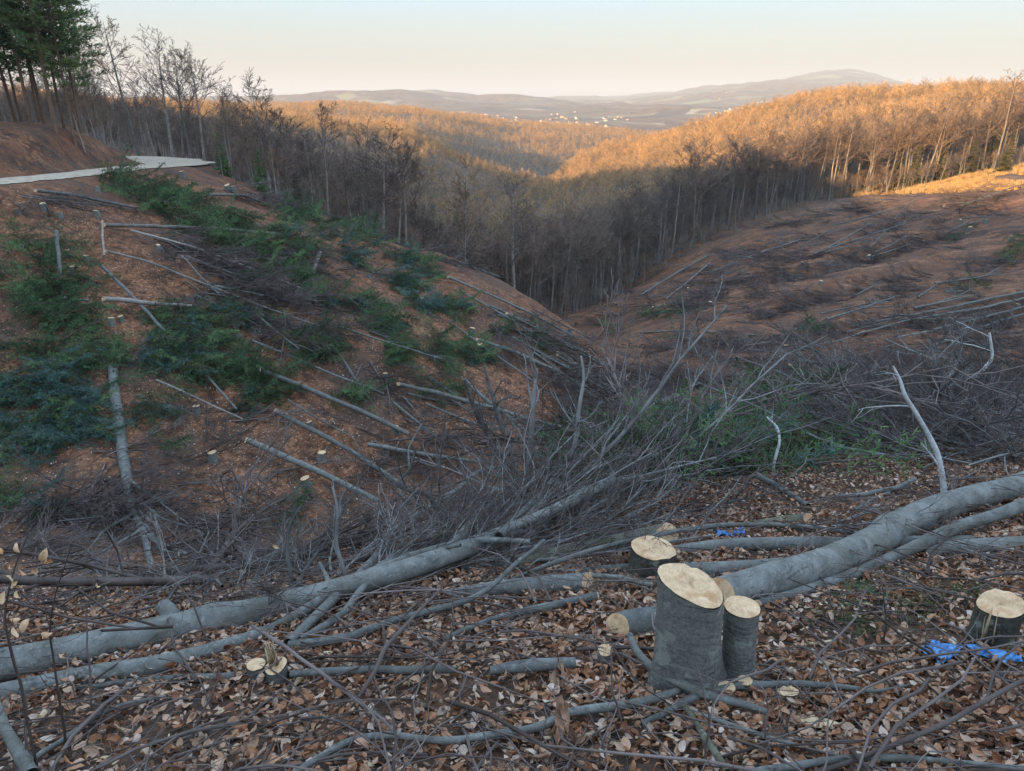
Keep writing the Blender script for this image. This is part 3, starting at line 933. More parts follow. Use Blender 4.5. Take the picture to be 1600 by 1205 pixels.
# pines keep the left corner; a few clearings
def pick(cond, n, key):
    i = np.where(cond)[0]; return i[np.argsort(key[i])][:n]
D = np.hypot(cand[:, 0], cand[:, 1])
used = np.zeros(len(cand), bool)
edge_d = cand[:, 1] - np.interp(U, EDGE[:, 0], EDGE[:, 1])

def place(mesh_pair, name, p, s, rz, label, cat, group, tilt=(0, 0)):
    o = link(name, None, None, tuple(p), (tilt[0], tilt[1], rz), s)
    tag(o, label, cat, group)
    link('trunk', mesh_pair[0], o)
    link('crown', mesh_pair[1], o)
    return o

# left corner pines above the bank
pine_px = [(6,212,71,1.1),(28,205,74,1.0),(52,208,71,1.15),(72,210,74,1.1),(88,208,70,1.2),(103,210,73,1.12),(114,212,71,1.05),(128,218,75,0.85),(-25,212,72,1.1),(38,210,80,1.0),(64,208,82,1.0),(-60,210,74,1.1)]
for i, (u, v, Y, s) in enumerate(pine_px):
    q = P(u, v, Y); z = float(H2(q[0], q[1]))
    place(PINES[i % 3], 'pine_tree', (q[0], q[1], z), s * 0.92, rng.uniform(0, 6), 'tall dark pine with bare lower trunk on the bank above the road bend', 'tree', 'pines above the road')
used |= (U < 125) & (edge_d < 14)

# single trees one can point at: (u, forward distance, height factor, variant, lean, label)
NAMED = [
 (146, 130, 52, 0, 0.02, 'bare tree with a thin forked crown, first one right of the pines'),
 (162, 128, 105, 1, 0.05, 'small bare tree leaning behind the dirt bank beside the pines'),
 (184, 122, 120, 3, 0.12, 'leaning bare tree between the pines and the tall road bend tree'),
 (228, 109, 5, 2, 0.00, 'tallest bare beech with a broad pale crown beside the road bend'),
 (238, 106, 110, 5, 0.00, 'slim young bare tree close behind the tallest road bend beech'),
 (279, 102, 34, 4, -0.02, 'dark crowned bare tree right of the tallest road bend beech'),
 (293, 100, 60, 6, -0.04, 'dark bare tree leaning left at the end of the road'),
 (308, 99, 95, 1, -0.06, 'slender bare tree leaning left past the road end'),
 (326, 95, 76, 0, 0.02, 'last bare tree against the sky right of the road bend'),
 (422, 90, 102, 3, 0.0, 'tall thin bare tree rising above the wood behind the slope'),
 (436, 82, 235, 1, -0.03, 'pale leaning bare trunk beside the dark young spruces'),
 (572, 88, 182, 4, 0.0, 'bare tree with upright crown at the shoulder of the slope'),
 (590, 84, 188, 2, 0.0, 'pale trunked bare tree standing behind the shoulder of the slope'),
 (612, 86, 212, 6, 0.0, 'round crowned dark bare tree at the shoulder of the slope'),
 (628, 86, 218, 0, 0.02, 'twin of the round crowned bare tree, just right of it'),
 (722, 100, 242, 5, 0.0, 'lone bare tree with a wide round crown in front of the lit mound'),
 (806, 118, 268, 1, 0.0, 'lone slender bare tree above the dark valley bottom'),
 (1502, 178, 178, 2, -0.05, 'large pale forked tree at the sunlit forest edge on the right'),
]
def solve_scale(q, z, H0, vtop):
    lo, hi = 0.05, 3.0
    for _ in range(24):
        s_ = (lo + hi) / 2
        _, v_, _ = project(np.array([q[0], q[1], z + H0 * s_]))
        if v_[0] > vtop: lo = s_
        else: hi = s_
    return lo
def top_of(me):
    a_ = np.zeros(len(me.vertices) * 3, np.float32); me.vertices.foreach_get('co', a_); return float(a_[2::3].max())
for u, Y, vt, k, lean, lab in NAMED:
    q = P(u, 300, Y); z = float(H2(q[0], q[1]))
    place(BARE[k], 'bare_tree', (q[0], q[1], z), solve_scale(q, z, max(top_of(BARE[k][1]), top_of(BARE[k][0])), vt), rng.uniform(0, 6), lab, 'tree', None, (0, lean))
sp = [(355, 82, 206, 1, 'dark narrow young spruce below the end of the road'), (408, 80, 234, 0, 'bushy dark spruce left of the pale leaning trunk'),
      (462, 76, 270, 2, 'low wide dark spruce on the rim of the slope'), (480, 75, 296, 0, 'smallest dark spruce on the rim of the slope'), (258, 101, 228, 2, 'tiny green spruce at the far end of the road'),
      (136, 78, 190, 0, 'small spruce under the pines at the end of the dirt bank')]
for u, Y, vt, k, lab in sp:
    q = P(u, 300, Y); z = float(H2(q[0], q[1]))
    place(SPRUCES[k], 'spruce_tree', (q[0], q[1], z), solve_scale(q, z, top_of(SPRUCES[k][1]), vt), rng.uniform(0, 6), lab, 'tree', None)

# the rest of the wood's edge, tree by tree
zones = [
 ((U < 700) & (U > 130), 80, 'slim bare tree in the shaded wood behind the left slope', 'bare trees behind the left slope'),
 ((U >= 700) & (U < 1010), 75, 'grey trunked bare tree in the dark valley wood', 'bare trees in the dark valley wood'),
 ((U >= 1010) & (U < 1290), 50, 'bare tree with shaded foot and sunlit crown at the clearing edge', 'half lit bare trees at the clearing edge'),
 ((U >= 1290), 60, 'sunlit bare tree with a pale trunk at the right forest edge', 'sunlit bare trees at the right forest edge')]
for cond, n, lab, grp in zones:
    for i in pick(cond & ~used, n, edge_d):
        used[i] = True
        s = rng.uniform(0.30, 0.55) if U[i] < 430 else rng.uniform(0.45, 0.8) if U[i] < 700 else rng.uniform(0.8, 1.05)
        place(BARE[rng.integers(0, 7)], 'bare_tree', cand[i], s, rng.uniform(0, 6), lab, 'tree', grp, tuple(rng.normal(0, 0.03, 2)))
# dark spruces down in the valley, yellow green ones at the lit edge
val = (U > 640) & (U < 800) & (D > 170)
for i in pick(val & ~used, 46, rng.uniform(0, 1, len(U))):
    used[i] = True
    place(SPRUCES[rng.choice([0, 1, 3])], 'spruce_tree', cand[i], rng.uniform(0.8, 1.2), rng.uniform(0, 6), 'dark spruce among the trees of the deep valley bottom', 'tree', 'spruces in the valley bottom')
for u, Y, vt in ((338, 240, 172), (349, 236, 167), (360, 244, 172), (372, 238, 176), (385, 242, 170), (395, 236, 178)):
    q = P(u, 200, Y); z = float(H2(q[0], q[1]))
    place(SPRUCES[rng.choice([0, 2])], 'spruce_tree', (q[0], q[1], z), solve_scale(q, z, 11, vt), rng.uniform(0, 6), 'small dark conifer on the skyline behind the road bend trees', 'tree', 'conifers on the skyline')
for u, Y in ((1425, 176), (1465, 180), (1495, 186), (1520, 190), (1508, 178), (1535, 188), (1300, 200), (1345, 195), (1430, 330), (1210, 230), (1400, 182), (1560, 170)):
    q = P(u, 300, Y); z = float(H2(q[0], q[1]))
    place(SPRUCES[2], 'spruce_tree', (q[0], q[1], z), rng.uniform(0.8, 1.1), rng.uniform(0, 6), 'yellow green sunlit spruce among the bare trees of the right edge', 'tree', 'sunlit conifers of the right edge')
r_ = ~used & ((U > 700) | (D > 150) | (rng.uniform(0, 1, len(U)) < 0.45))
pp = cand[r_]; n = len(pp)
scatter('woodland', pp, np.c_[rng.normal(0, .03, n), rng.normal(0, .03, n), rng.uniform(0, 6.28, n)], rng.uniform(0.6, 0.95, n) * np.interp(np.hypot(pp[:, 0], pp[:, 1]), [110, 180, 300], [0.85, 0.8, 0.55]) * np.where(project(pp)[0] < 430, 0.72, 1.0), rng.integers(0, 7, n), SET_MID)
# saplings and low growth along the edges
cand3 = thin(ground_pts(9000, 66, 230, -AV, AV), 2.2)
u3, v3, _ = project(cand3)
e3 = np.interp(u3, EDGE[:, 0], EDGE[:, 1])
k3 = (cand3[:, 1] > e3 - 7) & (u3 > 130) & (((cand3[:, None, :2] - ROAD[None, ::4, :2]) ** 2).sum(-1).min(1) > 20) & ((u3 > 650) | (rng.uniform(0, 1, len(u3)) < 0.4))
pp = cand3[k3]; n = len(pp)
scatter('undergrowth', pp, np.c_[rng.normal(0, .08, n), rng.normal(0, .08, n), rng.uniform(0, 6.28, n)], rng.uniform(0.10, 0.36, n), rng.integers(0, 7, n), SET_MID)

# far woods
def far_wood(name, r0, r1, n, dmin, smin, smax):
    p = thin(ground_pts(n, r0, r1, -math.radians(38), math.radians(38)), dmin)
    dn = fbm(p[:, 0] / 22, p[:, 1] / 22, 61, 3); p = p[rng.uniform(0, 1, len(p)) < 0.85 + 0.5 * dn]
    big = np.clip(1 + 0.28 * vnoise(p[:, 0] / 35, p[:, 1] / 35, 63), 0.7, 1.3)
    n = len(p)
    scatter(name, p, np.c_[rng.normal(0, .03, n), rng.normal(0, .03, n), rng.uniform(0, 6.28, n)], rng.uniform(smin, smax, n) * big, rng.integers(0, 6, n), SET_FAR)
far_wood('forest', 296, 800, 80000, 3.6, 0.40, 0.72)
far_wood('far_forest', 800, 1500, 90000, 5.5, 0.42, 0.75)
# ------------------------------------------------------------------ felled wood: builders
def ground_at(u, v):
    return hit([u], [v])[0]

def disc(name, parent, c, axis, r, mat, sides=22, dome=0.02, rough=0.05, lobes=None, squash=1.0, roll=0.0):
    """a sawn end: its own local frame has Z along the log"""
    z = unit(axis); x = unit(np.cross(z, (0, 0, 1)) if abs(z[2]) < 0.95 else np.cross(z, (0, 1, 0))); y = np.cross(z, x)
    v = [(0, 0, dome * r)]
    rings = 5
    prof = 1 + rng.uniform(-rough, rough, sides) if lobes is None else lobes
    for k in range(1, rings + 1):
        for i in range(sides):
            a = i / sides * 2 * math.pi
            rr = r * k / rings * (1 + (prof[i] - 1) * k / rings)
            v.append((rr * math.cos(a), rr * squash * math.sin(a), dome * r * (1 - k / rings) + rng.normal() * 0.012 * r * (k < rings)))
    f, q = [], []
    for i in range(sides): f.append((0, 1 + i, 1 + (i + 1) % sides))
    for k in range(rings - 1):
        for i in range(sides):
            a = 1 + k * sides + i; b = 1 + k * sides + (i + 1) % sides
            q.append((a, a + sides, b + sides, b))
    q = [t[::1] for t in q]
    o = link(name, mesh_from(name, v, f, mat, False, quads=q), parent)
    m = Matrix((tuple(x) + (c[0],), tuple(y) + (c[1],), tuple(z) + (c[2],), (0, 0, 0, 1)))
    pm = parent.matrix_world if parent is not None else Matrix()
    o.matrix_basis = Matrix.Translation(-Vector(parent.location)) @ m if parent is not None else m
    return o

def resample(p, r, n):
    d = np.r_[0, np.cumsum(np.linalg.norm(np.diff(p, axis=0), axis=1))]
    t = np.linspace(0, d[-1], n)
    # smooth interpolation
    out = np.stack([np.interp(t, d, p[:, k]) for k in range(3)], 1); rr = np.interp(t, d, r)
    for _ in range(max(1, n // 14)):
        out[1:-1] = 0.25 * out[:-2] + 0.5 * out[1:-1] + 0.25 * out[2:]
    return out, rr

def pole_pts(path, sink=0.85):
    """path of (u, v, radius in px[, lift]) lying on the ground"""
    P_, R_ = [], []
    for e in path:
        u, v, rp = e[:3]; lift = e[3] if len(e) > 3 else 0.0
        g = ground_at(u, v + rp * 0.8)
        dep = g[1] * CP - g[2] * SP
        if lift:
            # raised above the ground but still seen where it is
            d = ray(u, v + rp * 0.8); t = dep
            for _ in range(14):
                p = d * t; gap = p[2] - float(H2(p[0], p[1]))
                t -= (lift - gap) * 0.35
            g = d * t; dep = t
        r = rp * dep / F
        P_.append(g + np.array([0, 0, r * sink])); R_.append(r)
    return np.array(P_), np.array(R_)

def add_path(T, p, r, sides=8, wob=0.30, step=None):
    L = np.linalg.norm(np.diff(p, axis=0), axis=1).sum()
    n = int(np.clip(L / (step or max(r.mean() * 2.2, 0.02)), 6, 70))
    q, rr = resample(p, r, n)
    w = np.stack([vnoise(np.arange(n) * 0.23 + rng.uniform(0, 99), np.full(n, k * 3.3), 5) for k in range(3)], 1)
    q = q + w * rr[:, None] * wob
    rr = rr * (1 + 0.07 * vnoise(np.arange(n) * 0.35 + rng.uniform(0, 99), np.zeros(n), 8))
    T.add(q, rr, sides)
    return q, rr

def saw(v, k, start, parent, base, mat, q, view=0.9):
    """saw a tube's end off at a slant and close it with its own face"""
    ring = np.arange(k) if start else np.arange(len(v) - k, len(v))
    inner = ring + k if start else ring - k
    c = v[ring].mean(0); ax = unit(c - v[inner].mean(0))
    tocam = unit(-(c + base)); n = unit(ax + view * tocam)
    if n @ ax < 0.62: n = unit(ax + 0.62 * unit(tocam - ax * (tocam @ ax)) * 1.2)
    n = unit(n + rng.normal(size=3) * 0.04)
    v[ring] = v[ring] - ax[None] * (((v[ring] - c) @ n) / (ax @ n))[:, None]
    z = n; x = unit(np.cross(z, (0, 0, 1))) if abs(z[2]) < 0.95 else unit(np.cross(z, (0, 1, 0))); y = np.cross(z, x)
    L = np.stack([(v[ring] - c) @ x, (v[ring] - c) @ y, np.zeros(k)], 1)
    rad = np.linalg.norm(L, axis=1).mean()
    V = [np.array([[0, 0, 0.02 * rad]])]
    for j in range(1, 6):
        P_ = L * j / 5 * (0.995); P_[:, 2] = (rng.normal(size=k) * 0.02 * rad * (j < 5)) + 0.002 * (j < 5)
        V.append(P_)
    V = np.concatenate(V)
    f = [(0, 1 + i, 1 + (i + 1) % k) for i in range(k)]
    qq = [(1 + j * k + i, 1 + (j + 1) * k + i, 1 + (j + 1) * k + (i + 1) % k, 1 + j * k + (i + 1) % k) for j in range(4) for i in range(k)]
    o = link('cut_face', mesh_from('cut_face', V, f, mat, False, quads=qq), parent)
    o.matrix_basis = Matrix((tuple([x[0], y[0], z[0], c[0]]), tuple([x[1], y[1], z[1], c[1]]), tuple([x[2], y[2], z[2], c[2]]), (0, 0, 0, 1)))
    return v

def felled(name, label, cat, path, mat=None, cut=(1, 0), group=None, cutmat=None, limbs=(), sides=12, squash=1.0, knots=0):
    if cat == 'branch': path = [tuple(e[:3]) + ((e[3] if len(e) > 3 else 0.0) + 0.045,) for e in path]
    p, r = pole_pts(path)
    base = p[0].copy()
    T = Tubes(); q, rr = add_path(T, p - base, r, sides)
    v, f = T.arrays(0.035)
    if knots:   # swellings and old branch scars
        for _ in range(knots):
            i = rng.integers(2, len(q) - 2); a = rand_perp(unit(q[i + 1] - q[i]))
            c = q[i] + a * rr[i]; d = np.linalg.norm(v - c, axis=1)
            w = np.exp(-(d / (rr[i] * 0.55)) ** 2) * rr[i] * rng.uniform(0.12, 0.3)
            v = v + a[None] * w[:, None]
    o = link(name, None, None, tuple(base)); tag(o, label, cat, group)
    if cut[0]: v = saw(v, sides, True, o, base, cutmat or MAT_CUT, f)
    if cut[1]: v = saw(v, sides, False, o, base, cutmat or MAT_CUT, f)
    link('bark', mesh_from('bark', v, None, mat or MAT_BEECH, True, quads=f), o)
    for lb in limbs:
        lp, lr = pole_pts(lb)
        T = Tubes(); add_path(T, lp - base, lr, 7)
        link('limb', T.mesh('limb', mat or MAT_BEECH, 0.03), o)
    return o

# ------------------------------------------------------------------ stumps in the foreground
def stump(name, label, u, vbase, rpx, vtop, lobes, tilt, flare=1.3, mat=None, sides=28, moss=False, squash=1.0, lean=(0, 0)):
    g = ground_at(u, vbase); dep = g[1] * CP - g[2] * SP
    r = rpx * dep / F
    # height from where the top is seen
    h = 0.05
    for _ in range(200):
        _, vv, _ = project(g + np.array([0, 0, h]))
        if vv[0] <= vtop: break
        h += 0.005
    o = link(name, None, None, tuple(g)); tag(o, label, 'tree stump')
    lob = np.interp(np.arange(sides) / sides, np.linspace(0, 1, len(lobes) + 1), list(lobes) + [lobes[0]])
    lob = lob * (1 + rng.uniform(-0.015, 0.015, sides))
    n = 11; v = []
    tx, ty = tilt
    for k in range(n):
        f = k / (n - 1)
        fl = 1 + (flare - 1) * (1 - f) ** 3
        for i in range(sides):
            a = i / sides * 2 * math.pi
            root = 1 + (fl - 1) * (1 + 0.9 * math.sin(a * 4 + 1.0 + 0.6 * math.sin(a)))
            root *= 1 + 0.03 * math.sin(a * 9 + k * 0.4) * (1 - f)
            rad = r * (1 + (lob[i] - 1) * (0.25 + 0.75 * f)) * root * (1 + 0.02 * math.sin(a * 7 + k))
            x, y = rad * math.cos(a), rad * math.sin(a) * squash
            top = h + tx * x + ty * y
            z = -0.08 + (top + 0.08) * f
            v.append((x + lean[0] * f, y + lean[1] * f, z))
    q = [(k * sides + i, k * sides + (i + 1) % sides, (k + 1) * sides + (i + 1) % sides, (k + 1) * sides + i) for k in range(n - 1) for i in range(sides)]
    link('bark', mesh_from('bark', v, None, mat or MAT_STUMP, True, quads=q), o)
    # sawn face, slightly proud with a torn hinge ridge
    v = []; R = 8
    for k in range(R + 1):
        for i in range(sides):
            a = i / sides * 2 * math.pi
            rad = r * lob[i] * k / R * (0.985)
            x, y = rad * math.cos(a), rad * math.sin(a) * squash
            step = (0.016 if (x * 0.8 + y * 0.6) > r * 0.15 else 0.0) * min(1, r / 0.1) + 0.012 * abs(float(vnoise(np.array([x * 60.0]), np.array([y * 9.0]), 3)[0])) * min(1, r / 0.1)
            z = h + tx * x + ty * y + 0.002 + (step + rng.normal() * 0.0025) * (1 if k < R else 0.2)
            v.append((x + lean[0], y + lean[1], z))
    q = [(k * sides + i, (k + 1) * sides + i, (k + 1) * sides + (i + 1) % sides, k * sides + (i + 1) % sides) for k in range(R) for i in range(sides)]
    link('cut_face', mesh_from('cut_face', v, None, MAT_CUT, False, quads=q), o)
    return o, g, r, h, dep

def splinters(parent, c, n, hmin, hmax, spread, lean=(0, 0), w=0.012):
    for i in range(n):
        x, y = rng.normal(0, spread, 2); hh = rng.uniform(hmin, hmax); ww = w * rng.uniform(0.6, 1.4)
        a = rng.uniform(0, 3.14); dx, dy = math.cos(a) * ww, math.sin(a) * ww
        tx, ty = x + lean[0] * hh + rng.normal() * 0.01, y + lean[1] * hh
        v = [(x - dx, y - dy, 0), (x + dx, y + dy, 0), (x + dy * .5, y - dx * .5, 0.0), (tx - dx * .3, ty, hh * .9), (tx + dx * .4, ty, hh * .8), (tx, ty + 0.002, hh)]
        f = [(0, 1, 4), (0, 4, 3), (3, 4, 5), (1, 2, 4), (2, 5, 4), (2, 0, 3), (2, 3, 5), (0, 2, 1)]
        link('splinter', mesh_from('splinter', np.array(v), f, MAT_SPLINTER), parent, tuple(c))

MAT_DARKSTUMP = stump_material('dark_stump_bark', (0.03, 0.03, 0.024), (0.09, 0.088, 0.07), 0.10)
# 1 the large stump with its side stem
o, g, r, h, dep = stump('tree_stump', 'tall grey beech stump with broad pale sloping cut and a slim side stem', 1076, 1076, 48, 914,
                        [1.0, 0.98, 0.95, 0.98, 1.02, 1.05, 1.06, 1.03, 0.96, 0.92, 0.93, 0.98, 1.08, 1.22, 1.16, 1.04], (-0.28, 0.06), 1.35, squash=0.86, lean=(-0.045, 0.0))
def stem_on(parent, g, du, dep, u, vb, vt, rp, name='side_stem', lean=0.0, mat=None, dy=0.0):
    b = P(u, vb, g[1] + dy); b = np.array([b[0], g[1] + dy, float(H2(b[0], g[1] + dy))])
    _, _, d_ = project(b); rr = rp * d_[0] / F
    hh = 0.02
    while hh < 1.2:
        _, vv, _ = project(b + np.array([0, 0, hh]))
        if vv[0] <= vt: break
        hh += 0.005
    loc = b - g
    T = Tubes(); p = np.array([loc + np.array([0, 0, -0.08]), loc + np.array([lean * .3, 0, hh * .33]), loc + np.array([lean * .7, 0, hh * .66]), loc + np.array([lean, 0, hh])])
    p, rad = resample(p, np.array([1.12, 0.98, 0.95, 1.0]) * rr, 12)
    T.add(p, rad, 18)
    s_ = link(name, T.mesh(name, mat or MAT_STUMP, 0.02), parent)
    # its sawn face, level
    sides = 22; v = [(0, 0, 0.004)]
    for k in range(1, 6):
        for i in range(sides):
            a = i / sides * 6.2832; v.append((rad[-1] * 1.0 * k / 5 * math.cos(a), rad[-1] * k / 5 * math.sin(a), 0.004 + rng.normal() * 0.0007))
    f = [(0, 1 + i, 1 + (i + 1) % sides) for i in range(sides)]
    q = [(1 + k * sides + i, 1 + (k + 1) * sides + i, 1 + (k + 1) * sides + (i + 1) % sides, 1 + k * sides + (i + 1) % sides) for k in range(4) for i in range(sides)]
    link('cut_face', mesh_from('cut_face', v, f, MAT_CUT, False, quads=q), s_, tuple(p[-1]))
    return s_
stem_on(o, g, 0, dep, 1150, 1066, 950, 26, lean=-0.02, dy=0.06)
stem_on(o, g, 0, dep, 1132, 1100, 1075, 13, 'sprout_stub', dy=-0.10)
stem_on(o, g, 0, dep, 1160, 1092, 1064, 11, 'sprout_stub', dy=-0.05, mat=MAT_MOSSY)
# 2 the double stump behind
o2, g2, r2, h2, dep2 = stump('tree_stump', 'low double lobed stump with bright cut, behind the tall side stemmed stump', 1018, 900, 33, 858,
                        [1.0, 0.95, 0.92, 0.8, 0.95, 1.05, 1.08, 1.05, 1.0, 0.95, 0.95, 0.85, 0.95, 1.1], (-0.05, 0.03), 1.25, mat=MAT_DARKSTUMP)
# 3 the mossy stump on the right
o3, g3, r3, h3, dep3 = stump('tree_stump', 'mossy dark stump with a torn splinter standing left of its tilted cut', 1545, 1004, 31, 946,
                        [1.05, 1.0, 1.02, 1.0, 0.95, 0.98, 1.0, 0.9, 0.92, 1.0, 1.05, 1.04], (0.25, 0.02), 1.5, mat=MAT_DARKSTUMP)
splinters(o3, (-r3 * 0.85, -r3 * 0.55, 0.0), 7, h3 * 0.7, h3 * 1.25, 0.02, (-0.05, 0))
# 4 the small splintered pair on the left
o4, g4, r4, h4, dep4 = stump('tree_stump', 'small twin stump with tall upright splinters left by the torn trunk', 434, 1062, 17, 1042, [1, 1.05, 0.95, 1, 1.02, 0.95, 1.0, 1.0], (0.2, 0.15), 1.1, mat=MAT_BEECH)
splinters(o4, (-0.012, 0.0, h4 * 0.8), 11, 0.07, 0.17, 0.011, (-0.12, 0.0), 0.009)
stem_on(o4, g4, 0, dep4, 404, 1062, 1040, 14, mat=MAT_BEECH, dy=0.02)
o5, *_ = stump('tree_stump', 'small dark stub of a cut sapling left of the tall stump', 944, 1040, 12, 1018, [1, 1.05, 0.95, 1], (0.1, 0.1), 1.1, mat=MAT_STUMP)
o6, *_ = stump('tree_stump', 'half buried round stub low in the leaves right of the tall stump', 1228, 1098, 16, 1082, [1, 0.9, 0.95, 1.05, 1.0], (0.1, -0.4), 1.05, mat=MAT_MOSSY)
o7, *_ = stump('tree_stump', 'tiny pale stub in leaves above the round log end', 1060, 808, 8, 802, [1, 1.05, 0.95, 1], (0.1, -0.3), 1.05, mat=MAT_BEECH)

# ------------------------------------------------------------------ logs in the foreground
felled('fallen_log', 'thick smooth grey beech trunk with a knot running up to the right', 'log',
       [(1118,925,26),(1160,915,27),(1240,896,27),(1330,862,25),(1400,826,23),(1425,812,23),(1500,785,21),(1600,754,19),(1720,716,17),(1850,680,15)], cut=(1, 0), sides=20, knots=7,
       limbs=[[(1424,815,15,.06),(1412,806,13,.10),(1404,800,10,.13)]])
felled('fallen_log', 'slender grey pole lying just below the thick knotted trunk', 'log',
       [(1180,945,8),(1230,932,9),(1290,913,9),(1370,882,9),(1430,852,10,.05),(1500,822,10,.1),(1600,787,10,.12),(1700,755,9,.12)], cut=(1, 0), sides=12)
felled('fallen_log', 'straight thin grey pole behind the double lobed stump', 'log',
       [(1054,860,8),(1110,853,10),(1180,849,11),(1320,848,11),(1420,846,10),(1520,845,9)], cut=(1, 0))
felled('fallen_log', 'pole passing under the thick knotted trunk at the photo edge', 'log',
       [(1440,858,11),(1520,851,13),(1640,850,14),(1760,846,14)], cut=(0, 0))
felled('fallen_log', 'short grey pole wedged between double stump and thick trunk', 'log',
       [(1062,890,10),(1120,889,12),(1170,886,12),(1225,880,10)], cut=(0, 0))
felled('fallen_log', 'mossy olive trunk with a large round sawn end above the double stump', 'log',
       [(1046,833,19,.03),(1010,839,18,.02),(960,850,17),(900,858,15),(850,868,13),(800,880,12)], mat=MAT_MOSSY, cutmat=MAT_CUT, sides=16)
felled('fallen_log', 'thin log with small round cut end beside the top of the tall stump', 'log',
       [(1043,879,8),(1020,884,8),(985,888,7),(940,890,6),(880,896,5)], cut=(1, 0))
felled('fallen_log', 'grey log with a round pale end lying among twigs left of the stumps', 'log',
       [(922,908,16),(890,909,16),(850,911,15),(800,916,13),(750,922,10),(700,930,8)], cut=(1, 0), sides=16)
felled('fallen_log', 'short cut log poking out left from behind the tall stump', 'log',
       [(965,978,20),(985,973,21),(1010,968,21),(1050,958,20)], cut=(1, 0), sides=18)
felled('fallen_log', 'long heavy beech trunk with a broken branch stub, lying across the left', 'log',
       [(-120,1062,30),(-60,1052,29),(0,1039,28),(120,1012,26),(240,986,25),(300,969,23),(410,947,21),(480,928,19,.05),(560,909,18,.1),(650,880,16,.15),(740,850,14,.2),(820,818,12,.3),(880,788,10,.4),(960,750,7,.5)],
       cut=(0, 0), sides=20, knots=10, limbs=[[(272,972,16,.06),(266,958,14,.11),(256,948,12,.14)],
             [(700,862,10,.2),(740,815,7,.4),(772,765,4,.6)], [(820,822,10,.3),(870,760,7,.5),(925,690,6,.8),(1000,640,4,1.0),(1065,618,2.5,1.1)],
             [(780,838,8,.3),(845,775,6,.6),(905,700,5,.8),(952,655,3,1.0)], [(740,850,7,.25),(850,805,6,.4),(960,752,4,.5),(1030,740,3,.5)]])
felled('fallen_log', 'second slimmer beech trunk lying just in front of the heavy left trunk', 'log',
       [(-80,1098,15),(0,1080,15),(60,1066,15),(160,1049,16),(240,1036,15),(300,1024,13),(360,1008,11),(420,985,9),(470,955,8,.06),(530,922,8,.1),(575,893,7,.15),(620,878,6,.2),(680,855,6,.25),(760,842,5,.3),(830,846,4,.3)], cut=(0, 0), sides=14, knots=6)
felled('fallen_log', 'slim cut pole ending beside the twin splintered stump', 'log',
       [(376,1057,8),(330,1060,7),(260,1062,6),(190,1066,5),(120,1075,4)], cut=(1, 0))
felled('fallen_limb', 'forked limb curving up from the butt beside the splintered stump', 'branch',
       [(452,1005,8),(462,975,9,.04),(500,945,8,.08),(560,910,7,.12),(592,870,6,.2),(600,850,5,.25),(660,800,5,.4),(735,750,4,.6),(738,735,3.5,.65),(800,728,3,.7)], cut=(0, 0), sides=10,
       limbs=[[(645,815,3,.4),(622,760,2.5,.5),(640,738,2,.55),(638,700,1.5,.7),(660,660,1.2,.8)], [(500,940,4,.1),(512,905,4,.2),(500,880,3,.25)]])
felled('fallen_limb', 'long low limb sweeping right from the splintered stump', 'branch',
       [(450,1006,7),(500,1002,7),(560,990,7),(625,965,6),(700,948,5,.05),(760,925,4,.1),(800,885,3.5,.2),(850,845,3,.3)], cut=(0, 0), sides=9)
felled('fallen_limb', 'arched limb crossing over the low sweeping one', 'branch',
       [(470,1000,6),(520,970,6,.03),(545,950,6,.06),(575,905,5,.12),(595,880,4.5,.15),(640,865,4,.2),(720,852,3,.3)], cut=(0, 0), sides=9)
felled('fallen_limb', 'thin brown pole lying below the round ended grey log', 'branch',
       [(935,930,6),(900,938,6),(840,950,6),(780,963,5),(720,985,4),(690,1000,3)], cut=(1, 0), sides=9)
felled('fallen_limb', 'crooked grey limb half sunk in leaves in the middle foreground', 'branch',
       [(455,1053,5),(520,1048,6),(590,1045,6),(640,1046,7),(700,1045,7),(712,1047,5)], cut=(0, 0), sides=10)
felled('fallen_limb', 'short thick grey limb lying left of the dried leaf cluster', 'branch',
       [(765,1047,6),(800,1040,9),(840,1036,10),(872,1036,9),(900,1036,8)], cut=(0, 0), sides=12)
felled('fallen_limb', 'bent grey limb resting against the foot of the tall stump', 'branch',
       [(985,992,5,.06),(995,1018,6,.06),(1015,1040,7,.05),(1050,1060,8,.04),(1085,1078,9,.02),(1110,1090,7),(1160,1098,6),(1200,1112,5)], cut=(0, 0), sides=10)
felled('fallen_limb', 'long sinuous branch winding in from below to the tall stump', 'branch',
       [(455,1210,6),(500,1182,6),(545,1155,6),(600,1146,6),(650,1152,5),(700,1158,6),(750,1150,6),(820,1140,6),(862,1128,7),(880,1112,7),(950,1106,7),(1010,1094,7),(1060,1078,6)], cut=(0, 0), sides=9)
felled('fallen_limb', 'thin curving branch crossing in front of the tall stump to the right', 'branch',
       [(1000,1130,4),(1040,1112,5),(1075,1092,6),(1120,1076,6),(1180,1068,6),(1260,1068,5),(1330,1074,4),(1360,1082,3),(1420,1070,2)], cut=(0, 0), sides=9)
felled('fallen_limb', 'grey branch lying along the bottom edge right of the middle', 'branch',
       [(1140,1212,6),(1200,1200,6),(1290,1190,6),(1340,1182,6),(1400,1182,6),(1480,1190,5),(1560,1197,5),(1640,1205,5)], cut=(0, 0), sides=9)
felled('fallen_limb', 'reddish brown branch rising from the bottom edge to the lower right corner', 'branch',
       [(1255,1212,4),(1330,1190,4,.02),(1410,1158,4,.04),(1480,1128,4,.05),(1540,1094,4,.06),(1600,1062,3.5,.08),(1660,1030,3,.1)], mat=MAT_TWIG, cut=(0, 0), sides=9)
felled('fallen_limb', 'lichen flecked stick pointing down from the tall stump', 'branch',
       [(1068,1098,5),(1085,1125,5),(1100,1150,6),(1120,1178,6),(1138,1205,6)], mat=MAT_MOSSY, cut=(0, 0), sides=9)
